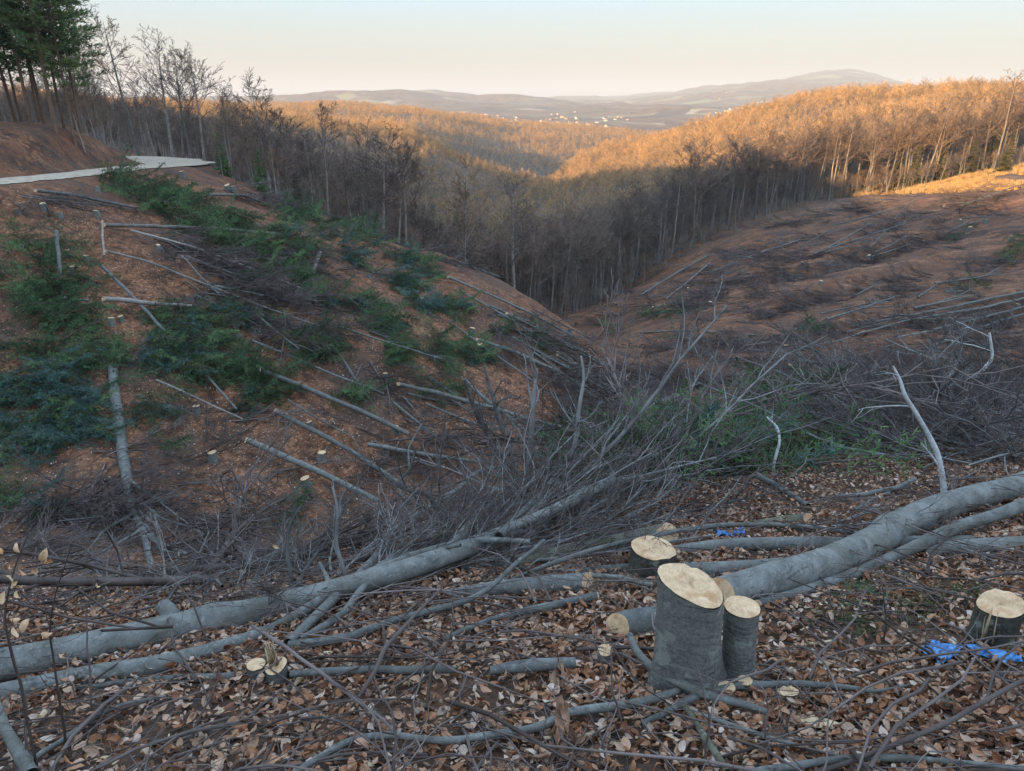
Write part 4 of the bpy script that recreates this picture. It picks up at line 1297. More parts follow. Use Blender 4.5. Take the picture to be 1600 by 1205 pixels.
felled('fallen_limb', 'straight thin branch running from the stump foot to the lower right', 'branch',
       [(1080,1110,3),(1130,1128,4),(1200,1152,4),(1280,1175,3)], cut=(0, 0), sides=7)
felled('fallen_limb', 'arched twig leaping over the splintered stump', 'branch',
       [(395,978,3,.15),(440,1006,3,.18),(500,1050,3,.18),(560,1096,3,.12),(600,1125,3,.05),(622,1152,3)], mat=MAT_TWIG, cut=(0, 0), sides=6)
felled('fallen_limb', 'forked brown twig standing up in the middle foreground', 'branch',
       [(560,1090,3),(585,1050,4,.06),(602,1010,4,.12),(640,970,3,.2),(690,920,2,.3)], mat=MAT_TWIG, cut=(0, 0), sides=6,
       limbs=[[(602,1010,2.5,.12),(600,980,2.5,.18),(580,960,2,.22),(545,948,2,.25)]])
felled('fallen_limb', 'pale smooth branch curving down the lower left corner', 'branch',
       [(-25,1075,6,.05),(0,1105,7,.05),(8,1135,8,.04),(30,1175,10,.02),(52,1212,12)], cut=(0, 0), sides=10)
felled('fallen_limb', 'thin branch rising right from the lower left corner', 'branch',
       [(20,1215,4),(60,1180,5),(110,1150,5),(150,1118,4),(200,1098,3),(260,1088,2)], cut=(0, 0), sides=7)
felled('fallen_limb', 'long thin dark pole lying above the mossy trunk and round end', 'branch',
       [(800,905,3),(860,880,4,.1),(940,855,4,.2),(1060,828,4,.1),(1130,820,4),(1200,818,4),(1330,830,4),(1400,850,3)], cut=(0, 0), sides=7)
felled('fallen_limb', 'thin bent branch crossing between tall stump and round ended log', 'branch',
       [(905,898,3,.05),(940,899,4,.05),(970,901,4,.04),(1000,910,4,.02),(1020,915,4)], cut=(0, 0), sides=7)
MAT_PALE = bark_material('pale_bark', (0.34, 0.34, 0.33), (0.52, 0.52, 0.50))
def upright(name, label, path, mat, Y0=None, cat='branch', sub=5, dY=0.10, sides=8):
    """a limb standing out of the tangle: (u, v, radius px), at one distance"""
    g = ground_at(path[0][0], path[0][1] + 25) if Y0 is None else None
    y0 = g[1] if g is not None else Y0
    p = np.array([P(u, v, y0 + dY * k) for k, (u, v, _) in enumerate(path)]); r = np.array([e[2] * (q[1] * CP - q[2] * SP) / F for e, q in zip(path, p)])
    base = p[0].copy(); z0 = float(H2(base[0], base[1])) - 0.1
    if z0 < base[2]: p = np.vstack([[base[0], base[1], z0], p]); r = np.r_[r[0] * 1.05, r]
    base = p[0].copy(); T = Tubes(); q, rr = add_path(T, p - base, r, sides)
    for k in range(sub):
        i = int(len(q) * rng.uniform(0.35, 0.97)); i = min(i, len(q) - 2)
        ax = unit(q[i + 1] - q[i]); d = ax * 0.8 + rand_perp(ax) * 0.7
        grow(T, q[i], d, rng.uniform(0.3, 0.9) * y0 / 9, max(rr[i] * 0.5, 0.004), 0, [(6, 4, 0.18, 0.02, 3, 38, 0.6, 0.6, 0.3), (5, 3, 0.2, 0.02, 0, 0, 0, 0, 0)])
    o = link(name, None, None, tuple(base)); tag(o, label, cat)
    link('bark', T.mesh('bark', mat, 0.02), o)
    return o
upright('pale_snag', 'crooked white barked branch standing up in the brushwood on the right', [(1475,782,5),(1474,745,4.8),(1466,712,4.4),(1448,675,4),(1430,645,3.6),(1410,615,3),(1409,598,2.7),(1395,572,2)], MAT_PALE, sub=3, dY=0.06)
upright('standing_limb', 'tall grey limb forking up in front of the leaf slope, tallest of the felled crown', [(806,738,5),(792,692,4.5),(776,642,4),(764,602,3),(757,568,2)], MAT_BRANCH)
upright('standing_limb', 'straight grey limb just right of the tallest one in the felled crown', [(824,765,5),(829,702,4.5),(833,650,4),(836,605,3),(839,575,2)], MAT_BRANCH)
upright('standing_limb', 'leaning grey limb left of the tallest one in the felled crown', [(815,748,4.5),(775,700,4),(745,650,3.5),(726,595,2.5)], MAT_BRANCH)
upright('standing_limb', 'slim limb rising against the gully behind the felled crown', [(885,765,4),(898,700,4),(905,640,3),(913,592,2.2),(908,556,1.5)], MAT_BRANCH)
upright('standing_limb', 'crooked loop shaped limb over the middle of the heavy log', [(688,805,4.5),(672,772,4),(640,768,3.5),(622,752,3),(641,736,2.5),(650,700,2)], MAT_BRANCH)
upright('standing_limb', 'thin limb curving up beside the spruce boughs', [(1210,722,2.5),(1219,690,2.2),(1216,668,2),(1198,652,1.5)], MAT_PALE, sub=1)
upright('standing_limb', 'pale limb sticking up at the back of the big twig heap', [(1440,648,4),(1466,612,3.5),(1490,580,2.6),(1500,548,1.8)], MAT_BRANCH)
upright('standing_limb', 'forked pale limb at the top of the big twig heap', [(1470,640,4),(1466,600,3.5),(1460,560,2.5),(1451,530,1.5)], MAT_BRANCH)
upright('standing_limb', 'curved pale limb on the far shoulder of the big twig heap', [(1500,620,4),(1530,585,3.5),(1552,560,2.5),(1546,520,1.6)], MAT_PALE, sub=2)
upright('standing_limb', 'dark limb rising behind the curving forked limb', [(455,905,4),(448,865,3.5),(452,820,2.5),(470,790,1.5)], MAT_BRANCH)
upright('standing_limb', 'thin grey limb over the foot of the thick green grey log', [(540,900,3.5),(525,850,3),(528,800,2.4),(520,760,1.6)], MAT_BRANCH)
felled('fallen_limb', 'forked pale stick lying in leaves below the brushwood', 'branch',
       [(1305,775,3),(1350,772,4),(1400,762,4),(1430,748,3,.05)], cut=(0, 0), sides=7, limbs=[[(1330,800,2.5),(1365,780,3),(1400,765,3)]])
felled('fallen_limb', 'stub log with a torn pale top beyond the leaf patch', 'branch',
       [(1180,740,5,.1),(1205,755,5),(1240,775,4),(1262,790,4)], cut=(1, 0), sides=9)
felled('fallen_limb', 'short mossy log with a torn orange end in the leaf patch', 'log',
       [(1262,808,9),(1235,810,8),(1210,815,7),(1180,818,6)], mat=MAT_MOSSY, cut=(1, 0), cutmat=MAT_CUTRED)

# ------------------------------------------------------------------ logs on the far slopes
MIDLOGS = [
 ([(385,687,6),(450,715,6),(520,747,5.5),(592,783,5)], 1, 'thick green grey log lying alone low on the leaf covered slope'),
 ([(408,578,5),(480,607,4.5),(560,640,4.5),(640,678,4)], 1, 'straight dark log above the alone lying thick green grey one'),
 ([(430,642,4.5),(490,672,4.5),(550,705,4),(625,755,4)], 1, 'slim log between the thick green grey one and the straight dark one'),
 ([(575,694,4.5),(620,703,4.5),(680,712,4),(745,722,3.5)], 0, 'grey log half hidden in twigs at the gully'),
 ([(622,600,4),(700,618,4),(780,640,4),(850,662,3.5),(930,678,3)], 1, 'long grey log reaching right across the slope into the twigs'),
 ([(725,592,3.5),(760,625,3.5),(800,655,3),(840,690,3)], 1, 'leaning pole crossing the end of the long grey log'),
 ([(745,530,3),(800,548,3.5),(870,580,3.2),(950,625,3)], 1, 'dark log starting under the bushy green tuft'),
 ([(700,433,2.5),(770,462,2.5),(840,495,2.2),(900,528,2)], 1, 'upper straight log near the crest of the slope'),
 ([(792,490,2.5),(860,524,2.5),(930,560,2.5),(1000,600,2.2)], 1, 'log with a pale end on the lower crest'),
 ([(765,478,2),(830,505,2),(900,548,2),(980,590,2)], 0, 'thin dark log parallel to the crest'),
 ([(870,555,2.5),(930,590,2.5),(1000,630,2.4)], 1, 'short log with pale end near the gully mouth'),
 ([(163,352,3.5),(240,354,3.2),(330,356,3),(440,366,2)], 1, 'long pale trunk lying level high on the slope'),
 ([(205,360,2.2),(300,385,2.2),(380,415,2),(470,450,1.5)], 0, 'thin pole fanning down from the level pale trunk'),
 ([(165,392,2.2),(230,408,2.2),(310,440,2),(400,475,1.8),(500,510,1.5)], 1, 'reddish pole running down right beneath the level pale trunk'),
 ([(157,414,3),(200,455,3.2),(260,520,3),(330,595,2.6),(370,640,2)], 1, 'long bare pole pointing steeply downhill'),
 ([(162,467,4.5),(200,470,4.5),(235,474,4),(300,478,3)], 1, 'short stout log with a pale sawn end beside the green branches'),
 ([(55,298,3),(110,304,3),(170,316,2.6),(215,325,2)], 1, 'log lying under the gravel track'),
 ([(318,305,2.6),(350,304,2.6),(385,306,2.2),(420,320,1.8)], 1, 'pale log with wispy top at the rim below the road end'),
 ([(245,594,2.5),(275,607,2.5),(320,628,2),(380,655,1.6)], 0, 'short thin pole above the small pale stump'),
 ([(450,625,1.6),(490,650,1.6),(545,680,1.4)], 0, 'twig thin pole between two logs on the leaf slope'),
 ([(395,532,2.2),(450,555,2.2),(520,585,2),(600,615,1.6)], 0, 'thin pole over the straight dark log'),
 ([(100,465,2.5),(118,468,2.5),(140,470,2)], 1, 'short broken end of wood left of the stout log'),
 ([(500,395,3.5,.6),(492,420,3,.3),(488,440,2)], 0, 'pale snapped stake standing among grey twigs high on the slope'),
 ([(88,362,3,1.6),(93,410,3,1.0),(97,440,2.6,.5),(98,475,2.2)], 0, 'thin bare pole standing upright at the upper left'),
 ([(160,345,1.6,1.2),(161,370,1.6,.8),(163,400,1.6,.2)], 0, 'tiny bare stake standing at the butt of the level pale trunk'),
 ([(740,418,1.6),(800,440,1.8),(860,480,1.8),(900,505,1.5)], 0, 'highest thin log along the spur edge'),
 ([(720,455,1.8),(800,500,1.8),(870,545,1.8),(940,600,1.8)], 0, 'dark thin log in the middle of the spur flank'),
 ([(900,600,2),(940,628,2),(985,655,2)], 0, 'grey pole lying at the bottom of the gully'),
 ([(700,500,1.6),(760,545,1.8),(840,600,1.8)], 0, 'slanting dark pole under the green tufts'),
 # right side hollow
 ([(1105,400,1.8),(1060,425,1.8),(1000,462,1.6)], 0, 'thin log slanting down the foot of the right hollow'),
 ([(1110,410,1.5),(1075,440,1.5),(1040,467,1.5)], 0, 'second thin log beside the slanting one in the hollow'),
 ([(1250,375,1.4),(1180,398,1.4),(1110,425,1.3)], 0, 'long thin pole across the top of the right hollow'),
 ([(1620,452,2.2),(1540,468,2.2),(1430,492,2),(1330,510,1.6)], 0, 'upper one of the long bundled poles on the right hollow'),
 ([(1620,462,2.4),(1530,482,2.4),(1420,500,2),(1340,522,1.6)], 0, 'second of the long bundled poles on the right hollow'),
 ([(1620,474,2.2),(1540,495,2.2),(1440,520,2),(1390,530,1.6)], 0, 'third of the long bundled poles on the right hollow'),
 ([(1620,485,2.2),(1550,505,2.2),(1490,530,2),(1440,545,1.6)], 0, 'lowest of the long bundled poles on the right hollow'),
 ([(1410,498,1.8),(1470,499,1.8),(1520,497,1.5)], 0, 'pale level pole under the bundled poles'),
 ([(1205,562,1.8),(1250,545,2),(1320,530,1.8),(1350,518,1.5)], 1, 'pole with pale end beside the green patch of the right hollow'),
 ([(1000,520,1.8),(1080,516,1.8),(1180,524,1.6)], 0, 'pale pole lying level along the skid trail'),
 ([(1120,565,1.6),(1200,560,1.6),(1300,568,1.4)], 0, 'thin pole lying level below the skid trail'),
 ([(1300,352,1.3),(1360,338,1.3),(1420,318,1.2)], 0, 'thin pole near the upper rim of the clearing'),
]
for path, c, lab in MIDLOGS:
    if not any(len(e) > 3 for e in path): path = [(e[0], e[1], e[2] * 0.85, 0.42) for e in path]
    felled('standing_snag' if 'standing' in lab else 'felled_log', lab, 'snag' if 'standing' in lab else 'log', path, mat=MAT_BEECH if 'pale' not in lab else MAT_FARBARK, cut=(c, 0), sides=8)

# the fallen beech with its crown spread below it on the left
fb = felled('fallen_beech', 'fallen beech lying downhill, its crown spread into the dark twigs', 'fallen tree',
       [(178,570,7),(178,600,7.5),(184,640,8),(192,690,8),(198,740,7.5),(203,790,6),(222,820,6),(232,860,5),(238,900,4)], cut=(1, 0), sides=14, mat=MAT_BEECH)
for i in range(9):
    f = rng.uniform(0, 1); u0, v0 = 198 + 30 * f, 735 + 110 * f
    sgn = 1 if i % 3 else -1
    L = [(u0, v0, 3, .2)]
    for k in range(1, 5): L.append((u0 + sgn * k * rng.uniform(12, 34), v0 + k * rng.uniform(8, 26), 3 - k * 0.55, .3 + .05 * k))
    lp, lr = pole_pts(L); T = Tubes(); add_path(T, lp - np.array(fb.location), np.maximum(lr, 0.008), 6)
    link('limb', T.mesh('limb', MAT_BEECH), fb)

# ------------------------------------------------------------------ stumps dotted over the slopes
T = Tubes(); T.add(np.array([(0, 0, -0.25), (0, 0, 0.0), (0, 0, 0.22), (0.01, 0, 0.34)]), np.array([0.24, 0.21, 0.17, 0.165]), 10)
SM = T.mesh('stump_bark', MAT_STUMP, 0.05)
sv_ = [(0, 0, 0.365)] + [(0.168 * math.cos(a), 0.168 * math.sin(a), 0.345 + 0.03 * math.sin(a)) for a in np.linspace(0, 6.2832, 11)[:-1]]
SF = mesh_from('stump_face', sv_, [(0, 1 + i, 1 + (i + 1) % 10) for i in range(10)], MAT_CUT)
SLOPE_STUMPS = [(28,331,'by the upper left edge'),(70,326,'second from the upper left edge'),(95,338,'third from the upper left edge'),(106,398,''),(135,405,''),(152,337,''),(153,297,''),(115,422,''),(307,643,'big bright one above the leaf slope'),(333,718,'beside its dark root hollow on the leaf slope'),
 (485,666,'bright one beside the slim log'),(503,718,'beneath the slim log'),(479,757,'beneath the thick log'),(618,675,'above the grey log'),(603,588,''),(510,555,''),(576,432,''),(532,368,'bright one near the rim'),(660,470,''),(732,477,''),(778,488,''),(738,519,''),(750,545,''),(758,553,''),(695,522,''),(825,505,''),(890,520,''),(872,553,''),(922,695,'by the end of the long log'),
 (250,390,''),(190,500,''),(175,505,''),(322,506,''),(372,524,''),(285,275,''),(358,297,''),(365,299,''),(1150,358,''),(1165,392,''),(1228,545,''),(1318,348,''),(1366,350,''),(1475,322,''),(1500,345,''),(1515,358,''),(1443,378,''),(1505,412,''),(1357,402,''),(1480,453,''),(1282,443,''),(1590,480,''),(1306,520,''),(1250,437,''),(1580,372,''),(1540,346,''),(1390,447,''),(1252,412,''),(1192,540,''),(1062,385,''),(1131,377,''),(1075,452,''),(1110,475,''),(1020,482,''),(1232,575,''),(1478,520,''),(1600,455,'')]
for u, v, extra in SLOPE_STUMPS:
    g_ = ground_at(u, v + 2)
    s_ = link('tree_stump', None, None, tuple(g_), (rng.normal(0, .1), rng.normal(0, .1), rng.uniform(0, 6)), rng.uniform(0.8, 1.25) * (1.0 if g_[1] < 60 else 1.35))
    tag(s_, ('pale topped stump, ' + extra) if extra else ('small pale topped stump dotted on the left slope' if u < 950 else 'small pale topped stump dotted over the right hollow'), 'tree stump', 'stumps dotted over the slopes')
    link('bark', SM, s_); link('cut_face', SF, s_)
# ------------------------------------------------------------------ patches by direction
def patch(n, cu, cv, ru, rv, ang=0.0):
    a = rng.uniform(0, 6.2832, n); rr = np.sqrt(rng.uniform(0, 1, n))
    x, y = ru * rr * np.cos(a), rv * rr * np.sin(a)
    c, s = math.cos(math.radians(ang)), math.sin(math.radians(ang))
    return hit(cu + x * c - y * s, cv + x * s + y * c)

def slope_dir(p):
    e = 0.5
    gx = (H2(p[:, 0] + e, p[:, 1]) - H2(p[:, 0] - e, p[:, 1])) / (2 * e)
    gy = (H2(p[:, 0], p[:, 1] + e) - H2(p[:, 0], p[:, 1] - e)) / (2 * e)
    return np.arctan2(-gy, -gx), gx, gy

def lay(p, jitter, pitch_j, roll_j, az=None):
    """euler angles that lay things along the slope, pointing downhill"""
    a, gx, gy = slope_dir(p)
    if az is not None: a = np.full(len(p), az)
    a = a + rng.normal(0, jitter, len(p))
    sl = gx * np.cos(a) + gy * np.sin(a)
    return np.stack([rng.normal(0, roll_j, len(p)), -np.arctan(sl) + rng.normal(0, pitch_j, len(p)), a], 1)

# spruce branches left on the ground: (u, v, ru, rv, angle, how many, silvery share, height)
SPRUCE_PATCH = [
 (45,450,75,75,30,340,0.0,1.0),(80,520,80,60,30,260,0.0,0.9),(30,560,60,40,20,170,0.15,0.8),(60,625,100,62,28,420,0.75,0.9),(120,670,60,26,15,110,0.6,0.6),(30,790,45,24,0,60,0.4,0.5),
 (15,690,30,20,0,40,0.4,0.5),
 (230,305,75,20,22,260,0.0,0.8),(310,350,85,24,27,340,0.0,0.9),(370,375,60,26,30,240,0.0,0.9),(430,380,55,22,28,170,0.1,0.7),(440,430,90,26,25,260,0.05,0.7),
 (480,350,60,16,22,150,0.1,0.6),(560,370,50,12,20,80,0.1,0.5),(590,410,70,20,20,260,0.6,0.7),(640,410,50,16,15,150,0.2,0.6),(640,460,45,18,25,120,0.5,0.6),(560,490,55,20,25,150,0.15,0.7),
 (530,470,40,14,20,70,0.6,0.5),(615,545,18,26,0,80,0.0,0.8),(672,547,26,18,20,90,0.0,0.8),(730,550,26,13,20,60,0.2,0.6),(485,540,32,16,10,80,0.2,0.7),(545,612,24,10,0,40,0.0,0.5),
 (300,545,110,45,25,380,0.1,0.6),(250,560,45,20,10,70,0.7,0.5),(350,590,60,30,40,180,0.1,0.6),(250,650,55,18,15,90,0.3,0.4),(270,700,28,20,10,60,0.0,0.6),(440,800,14,20,0,24,0.2,0.6),
 (160,545,28,22,0,60,0.1,0.6),(380,440,40,20,20,60,0.3,0.5),(770,520,12,8,0,20,0.0,0.7),(700,480,26,12,0,40,0.1,0.5),(830,540,18,10,0,16,0.0,0.6),(700,620,60,25,15,60,0.0,0.4),
 (180,600,30,15,0,30,0.1,0.5),(420,600,30,20,0,40,0.1,0.4),(330,480,60,20,10,90,0.5,0.5),(400,500,50,18,10,60,0.4,0.4),
 (1180,675,90,30,-12,620,0.1,1.5),(1230,645,75,22,-12,460,0.1,1.6),(1290,640,45,26,0,200,0.25,1.3),(1150,735,130,20,-3,260,0.2,0.6),(1220,720,60,20,0,90,0.0,0.4),(1010,770,70,14,-5,40,0.3,0.2),
 (1250,520,42,14,-15,70,0.0,0.7),(1050,490,45,8,-8,60,0.1,0.6),(1500,370,10,8,0,14,0.0,0.8),(1528,356,9,5,0,10,0.0,0.8),(1595,395,14,26,0,50,0.0,0.9),(1530,455,24,6,-15,24,0.0,0.7),(1240,350,20,6,0,16,0.0,0.9),(1115,372,4,6,0,8,0,1.0),
 (960,515,30,8,10,20,0.2,0.5),(1120,525,60,8,0,20,0.2,0.4),
]
pts, idx, sc, rot = [], [], [], []
for cu, cv, ru, rv, ang, n, silv, hgt in SPRUCE_PATCH:
    n = int(n * 1.1)
    p = patch(n, cu, cv, ru, rv, ang)
    fl = vnoise(p[:, 0] * 0.7, p[:, 1] * 0.7, 77)
    k = rng.uniform(0, 1, n) < 0.60 + 1.3 * fl; p = p[k]; n = len(p)
    far = np.clip(p[:, 1] / 32, 0.45, 2.0)
    s = rng.uniform(0.55, 1.5, n) * np.where(p[:, 1] < 20, 0.45, 0.8 * far ** 0.45)
    r_ = lay(p, 0.8, 0.30, 0.6)
    p[:, 2] += (0.12 + 0.5 * np.clip(fl[k] + 0.5, 0, 1)) * rng.uniform(0.0, 1.2, n) * hgt * s
    i = np.where(rng.uniform(0, 1, n) < silv, rng.integers(3, 5, n), rng.choice([0, 1, 2, 0, 1, 2, 5, 6], n))
    pts.append(p); idx.append(i); sc.append(s); rot.append(r_)
pts, idx, sc, rot = map(np.concatenate, (pts, idx, sc, rot))
scatter('spruce_slash_foliage', pts, rot, sc, idx, SET_SLASH)

# ------------------------------------------------------------------ brushwood
def brush(name, L, coll, nk):
    pts, idx, sc, rot = [], [], [], []
    for cu, cv, ru, rv, ang, n, s0, lift, pj, jit, az in L:
        p = patch(n, cu, cv, ru, rv, ang)
        s = rng.uniform(0.6, 1.2, n) * s0
        r_ = lay(p, jit, 0.0, 0.6, az)
        r_[:, 1] -= np.abs(rng.normal(0, pj, n)) * 1.1
        p[:, 2] += rng.uniform(-0.2, 0.75, n) * lift
        pts.append(p); idx.append(rng.integers(0, nk, n)); sc.append(s); rot.append(r_)
    pts, idx, sc, rot = map(np.concatenate, (pts, idx, sc, rot))
    return pts, rot, sc, idx
# thick of the felled crowns close by: kept one by one
NEARB = [
 (760,800,130,50,-25,23,0.62,0.193,0.169,0.6,0.7),
 (885,750,110,45,-25,16,0.6,0.25,0.3,0.6,0.6),
 (650,850,90,30,-15,11,0.5,0.11,0.124,0.7,0.8),
 (820,690,90,60,-30,4,0.6,0.2,0.197,0.7,1.0),
 (940,720,80,50,-20,7,0.6,0.17,0.169,0.7,0.5),
 (1010,690,60,40,-10,3,0.6,0.13,0.169,0.8,0.5),
 (760,890,90,20,-8,12,0.45,0.066,0.056,0.4,0.3),
 (860,832,90,18,-5,4,0.5,0.083,0.068,0.4,0.2),
 (560,900,60,30,0,5,0.4,0.083,0.169,0.8,1.0),
 (1475,700,152,32,0,32,0.5,0.193,0.101,0.9,2.6),
 (1575,670,96,30,0,18,0.56,0.275,0.146,0.9,2.4),
 (1425,650,96,26,0,12,0.56,0.275,0.158,0.9,2.2),
 (1635,620,56,30,0,9,0.64,0.33,0.197,0.8,1.9),
 (1525,610,80,18,0,9,0.64,0.33,0.236,0.8,1.7),
 (300,880,110,40,-10,12,0.31,0.11,0.197,0.9,1.3),
 (120,880,120,50,0,11,0.31,0.11,0.197,0.9,1.3),
 (470,850,80,45,0,6,0.31,0.11,0.225,0.9,1.4),
 (1300,830,90,16,0,5,0.35,0.017,0.045,0.9,0.0),
]
pts, rot, sc, idx = brush('b', NEARB, None, 6)
zone = np.concatenate([np.full(b[5], i) for i, b in enumerate(NEARB)])
ZL = ['grey leafless branch of the felled crown, rising from the middle of the heavy log',
 'grey leafless branch at the outer end of the heavy log, over the gully',
 'grey branch near the limb forks in front of the heavy log',
 'long branch sticking up out of the felled crown above the leaf slope',
 'branch in the felled crown between the gully and the green spruce boughs',
 'branch at the far right tip of the felled crown',
 'flat lying twig bundle between heavy log and round ended grey log',
 'thin branch lying along the mossy trunk with the round end',
 'branch sprouting up beside the curving forked limb',
 'flat branch in the front of the big twig heap, above the thick knotted trunk',
 'branch in the middle of the big twig heap beside the pale crooked snag',
 'branch at the edge of the twig heap next to the green spruce boughs',
 'branch reaching up from the far corner of the big twig heap',
 'curved branch standing on top of the big twig heap against the hollow',
 'thin branch below the fallen beech, behind the heavy log',
 'thin branch in the dark brushwood of the lower slope at the far edge',
 'upright thin branch beside the tiny silvery fir tuft',
 'thin loose branch lying in leaves by the short mossy log']
for i in range(len(pts)):
    z = zone[i]
    o = link('fallen_branch', BRUSH[idx[i]], None, tuple(pts[i]), tuple(rot[i]), float(sc[i]))
    tag(o, ZL[z], 'branch', 'branches: ' + ' '.join(ZL[z].split()[-6:]))
# the rest of the tangle
REST = [
 (800,780,220,75,-22,42,0.44,0.09,0.158,0.9,0.8),
 (980,700,80,70,-15,29,0.64,0.14,0.169,0.9,0.7),
 (1510,680,165,50,0,110,0.6,0.18,0.112,1.2,2.4),
 (1630,620,90,40,0,43,0.8,0.3,0.169,1.1,2.0),
 (1430,620,90,30,0,16,0.8,0.24,0.169,1.1,2.0),
 (250,880,260,55,0,52,0.33,0.072,0.169,1.2,1.2),
 (520,850,120,60,-10,21,0.33,0.09,0.169,1.1,1.2),
 (660,890,130,30,-10,30,0.42,0.048,0.068,0.7,0.4),
 (150,930,150,30,0,17,0.23,0.06,0.141,1.1,1.0),
 (350,960,80,20,0,10,0.2,0.03,0.112,1.0,0.5),
 (1000,930,150,20,0,7,0.25,0.012,0.056,1.2,0.0),
 (870,815,90,20,-8,8,0.5,0.06,0.068,0.8,0.2),
]
p_, r_, s_, i_ = brush('b', REST, None, 6)
scatter('brushwood', p_, r_, s_, i_, SET_BRUSH)
FARB = [
 (1300,470,160,10,-12,110,1.1,0.3,0.096,0.4,None),
 (1200,430,120,8,-20,80,1.1,0.3,0.096,0.4,None),
 (1400,400,150,8,-15,80,1.2,0.3,0.096,0.4,None),
 (1330,330,120,8,-12,60,1.3,0.3,0.096,0.4,None),
 (1100,600,120,10,4,90,1.0,0.3,0.12,0.6,None),
 (1540,520,80,10,-10,60,1.1,0.3,0.12,0.6,None),
 (410,480,110,45,18,115,0.9,0.275,0.128,0.7,None),
 (330,410,110,30,25,75,0.9,0.275,0.128,0.7,None),
 (470,400,60,22,20,40,0.9,0.33,0.128,0.8,None),
 (590,590,60,30,20,15,0.8,0.165,0.128,0.8,None),
 (650,690,110,35,10,32,0.8,0.275,0.16,0.9,None),
 (700,400,60,14,15,30,1.0,0.22,0.128,0.8,None),
 (850,560,110,45,38,80,1.0,0.22,0.128,0.6,None),
 (960,610,110,50,30,130,1.0,0.275,0.16,0.7,None),
 (1010,660,100,50,10,120,0.9,0.275,0.16,1.0,None),
 (920,680,90,50,10,75,0.8,0.22,0.16,1.0,None),
 (200,820,120,50,10,64,0.7,0.22,0.16,0.9,None),
 (230,730,90,30,10,16,0.7,0.165,0.128,0.9,None),
 (80,860,120,50,0,48,0.6,0.165,0.16,0.9,None),
 (400,880,150,30,0,27,0.6,0.165,0.16,0.9,None),
 (330,650,80,20,10,12,0.8,0.11,0.128,0.9,None),
 (1150,580,150,40,0,60,1.0,0.22,0.128,0.9,None),
 (1250,580,150,20,-5,60,1.1,0.165,0.128,0.8,None),
 (1350,540,150,25,-10,60,1.2,0.165,0.096,0.6,None),
 (1480,490,130,14,-12,60,1.2,0.275,0.096,0.4,None),
 (1550,560,80,25,-10,45,1.2,0.165,0.128,0.6,None),
 (1130,430,70,30,-30,45,1.3,0.165,0.096,0.4,None),
 (1230,390,80,14,-15,35,1.4,0.165,0.096,0.4,None),
 (1180,470,90,22,-15,40,1.3,0.11,0.096,0.6,None),
 (1350,380,140,26,-18,55,1.4,0.11,0.096,0.5,None),
 (1450,340,130,16,-18,45,1.5,0.11,0.096,0.5,None),
 (1560,310,70,14,-18,20,1.6,0.11,0.096,0.5,None),
 (1150,540,130,16,0,50,1.2,0.11,0.128,0.6,None),
 (1000,470,50,30,-20,30,1.2,0.11,0.128,0.6,None),
 (1500,430,120,20,-15,25,1.3,0.11,0.128,0.6,None),
 (400,310,50,12,12,35,0.9,0.22,0.16,0.8,None),
 (550,350,60,12,20,25,1.0,0.165,0.128,0.8,None),
 (60,310,70,10,0,15,1.0,0.055,0.128,0.9,None),
 (120,770,60,30,0,24,0.7,0.11,0.128,0.9,None),
 (450,760,60,25,10,5,0.7,0.055,0.128,0.9,None),
 (1430,620,200,30,0,40,0.7,0.165,0.16,1.0,None),
]
p_, r_, s_, i_ = brush('b', FARB, None, 4)
scatter('distant_brushwood', p_, r_, s_, i_, SET_BRUSHFAR)

# ------------------------------------------------------------------ leaf litter
def ring_pts(n, r0, r1, power=1.0, half=40):
    r = r0 + (r1 - r0) * rng.uniform(0, 1, n) ** power; th = rng.uniform(-math.radians(half), math.radians(half), n)
    x, y = r * np.sin(th), r * np.cos(th)
    return np.stack([x, y, H2(x, y)], 1)
def litter(name, p, s, coll, nk, flat=0.35, lift=0.02):
    n = len(p)
    p = p.copy(); p[:, 2] += rng.uniform(0.002, lift, n)
    a, gx, gy = slope_dir(p)
    rx = rng.normal(0, flat, n); ry = rng.normal(0, flat, n); rz = rng.uniform(0, 6.28, n)
    # tilt along the slope
    rx = rx + np.arctan(gy * np.cos(rz) * 1 - gx * np.sin(rz)); ry = ry - np.arctan(gx * np.cos(rz) + gy * np.sin(rz))
    return scatter(name, p, np.stack([rx, ry, rz], 1), s, rng.integers(0, nk, n), coll)
big = ring_pts(300, 1.0, 3.4, 1.0, 44)
for i in range(300):
    x, y, z = big[i]
    link('leaf', LEAVES[i % 8], GROUND, (x, y, z + rng.uniform(0.015, 0.05)), (rng.normal(-0.2, 0.6), rng.normal(0, 0.6), rng.uniform(0, 6.28)), rng.uniform(0.7, 1.1))
lp = ring_pts(190000, 0.8, 14, 1.1, 49)
dens = 0.62 + 0.5 * fbm(lp[:, 0] * 0.9, lp[:, 1] * 0.9, 31, 3)
uu, vv, _ = project(lp)
bare = np.exp(-(((uu - 1360) / 170) ** 2 + ((vv - 985) / 45) ** 2))      # the scuffed bare patch on the right
lp = lp[rng.uniform(0, 1, len(lp)) < np.clip(dens, 0.3, 1) * (1 - 0.85 * bare)]
litter('leaf_litter', lp, 0.28 + 0.68 * rng.uniform(0, 1, len(lp)) ** 1.4, SET_LEAF, 8, 0.5, 0.045)
lp = ring_pts(80000, 13, 60, 1.0, 40)
dens = 0.5 + 0.6 * fbm(lp[:, 0] * 0.25, lp[:, 1] * 0.25, 33, 3)
lp = lp[rng.uniform(0, 1, len(lp)) < np.clip(dens, 0.05, 1)]
litter('leaf_litter_distant', lp, rng.uniform(0.8, 1.8, len(lp)), SET_LEAF, 8, 0.4, 0.02)
cp = ring_pts(4200, 1.2, 9, 1.0)
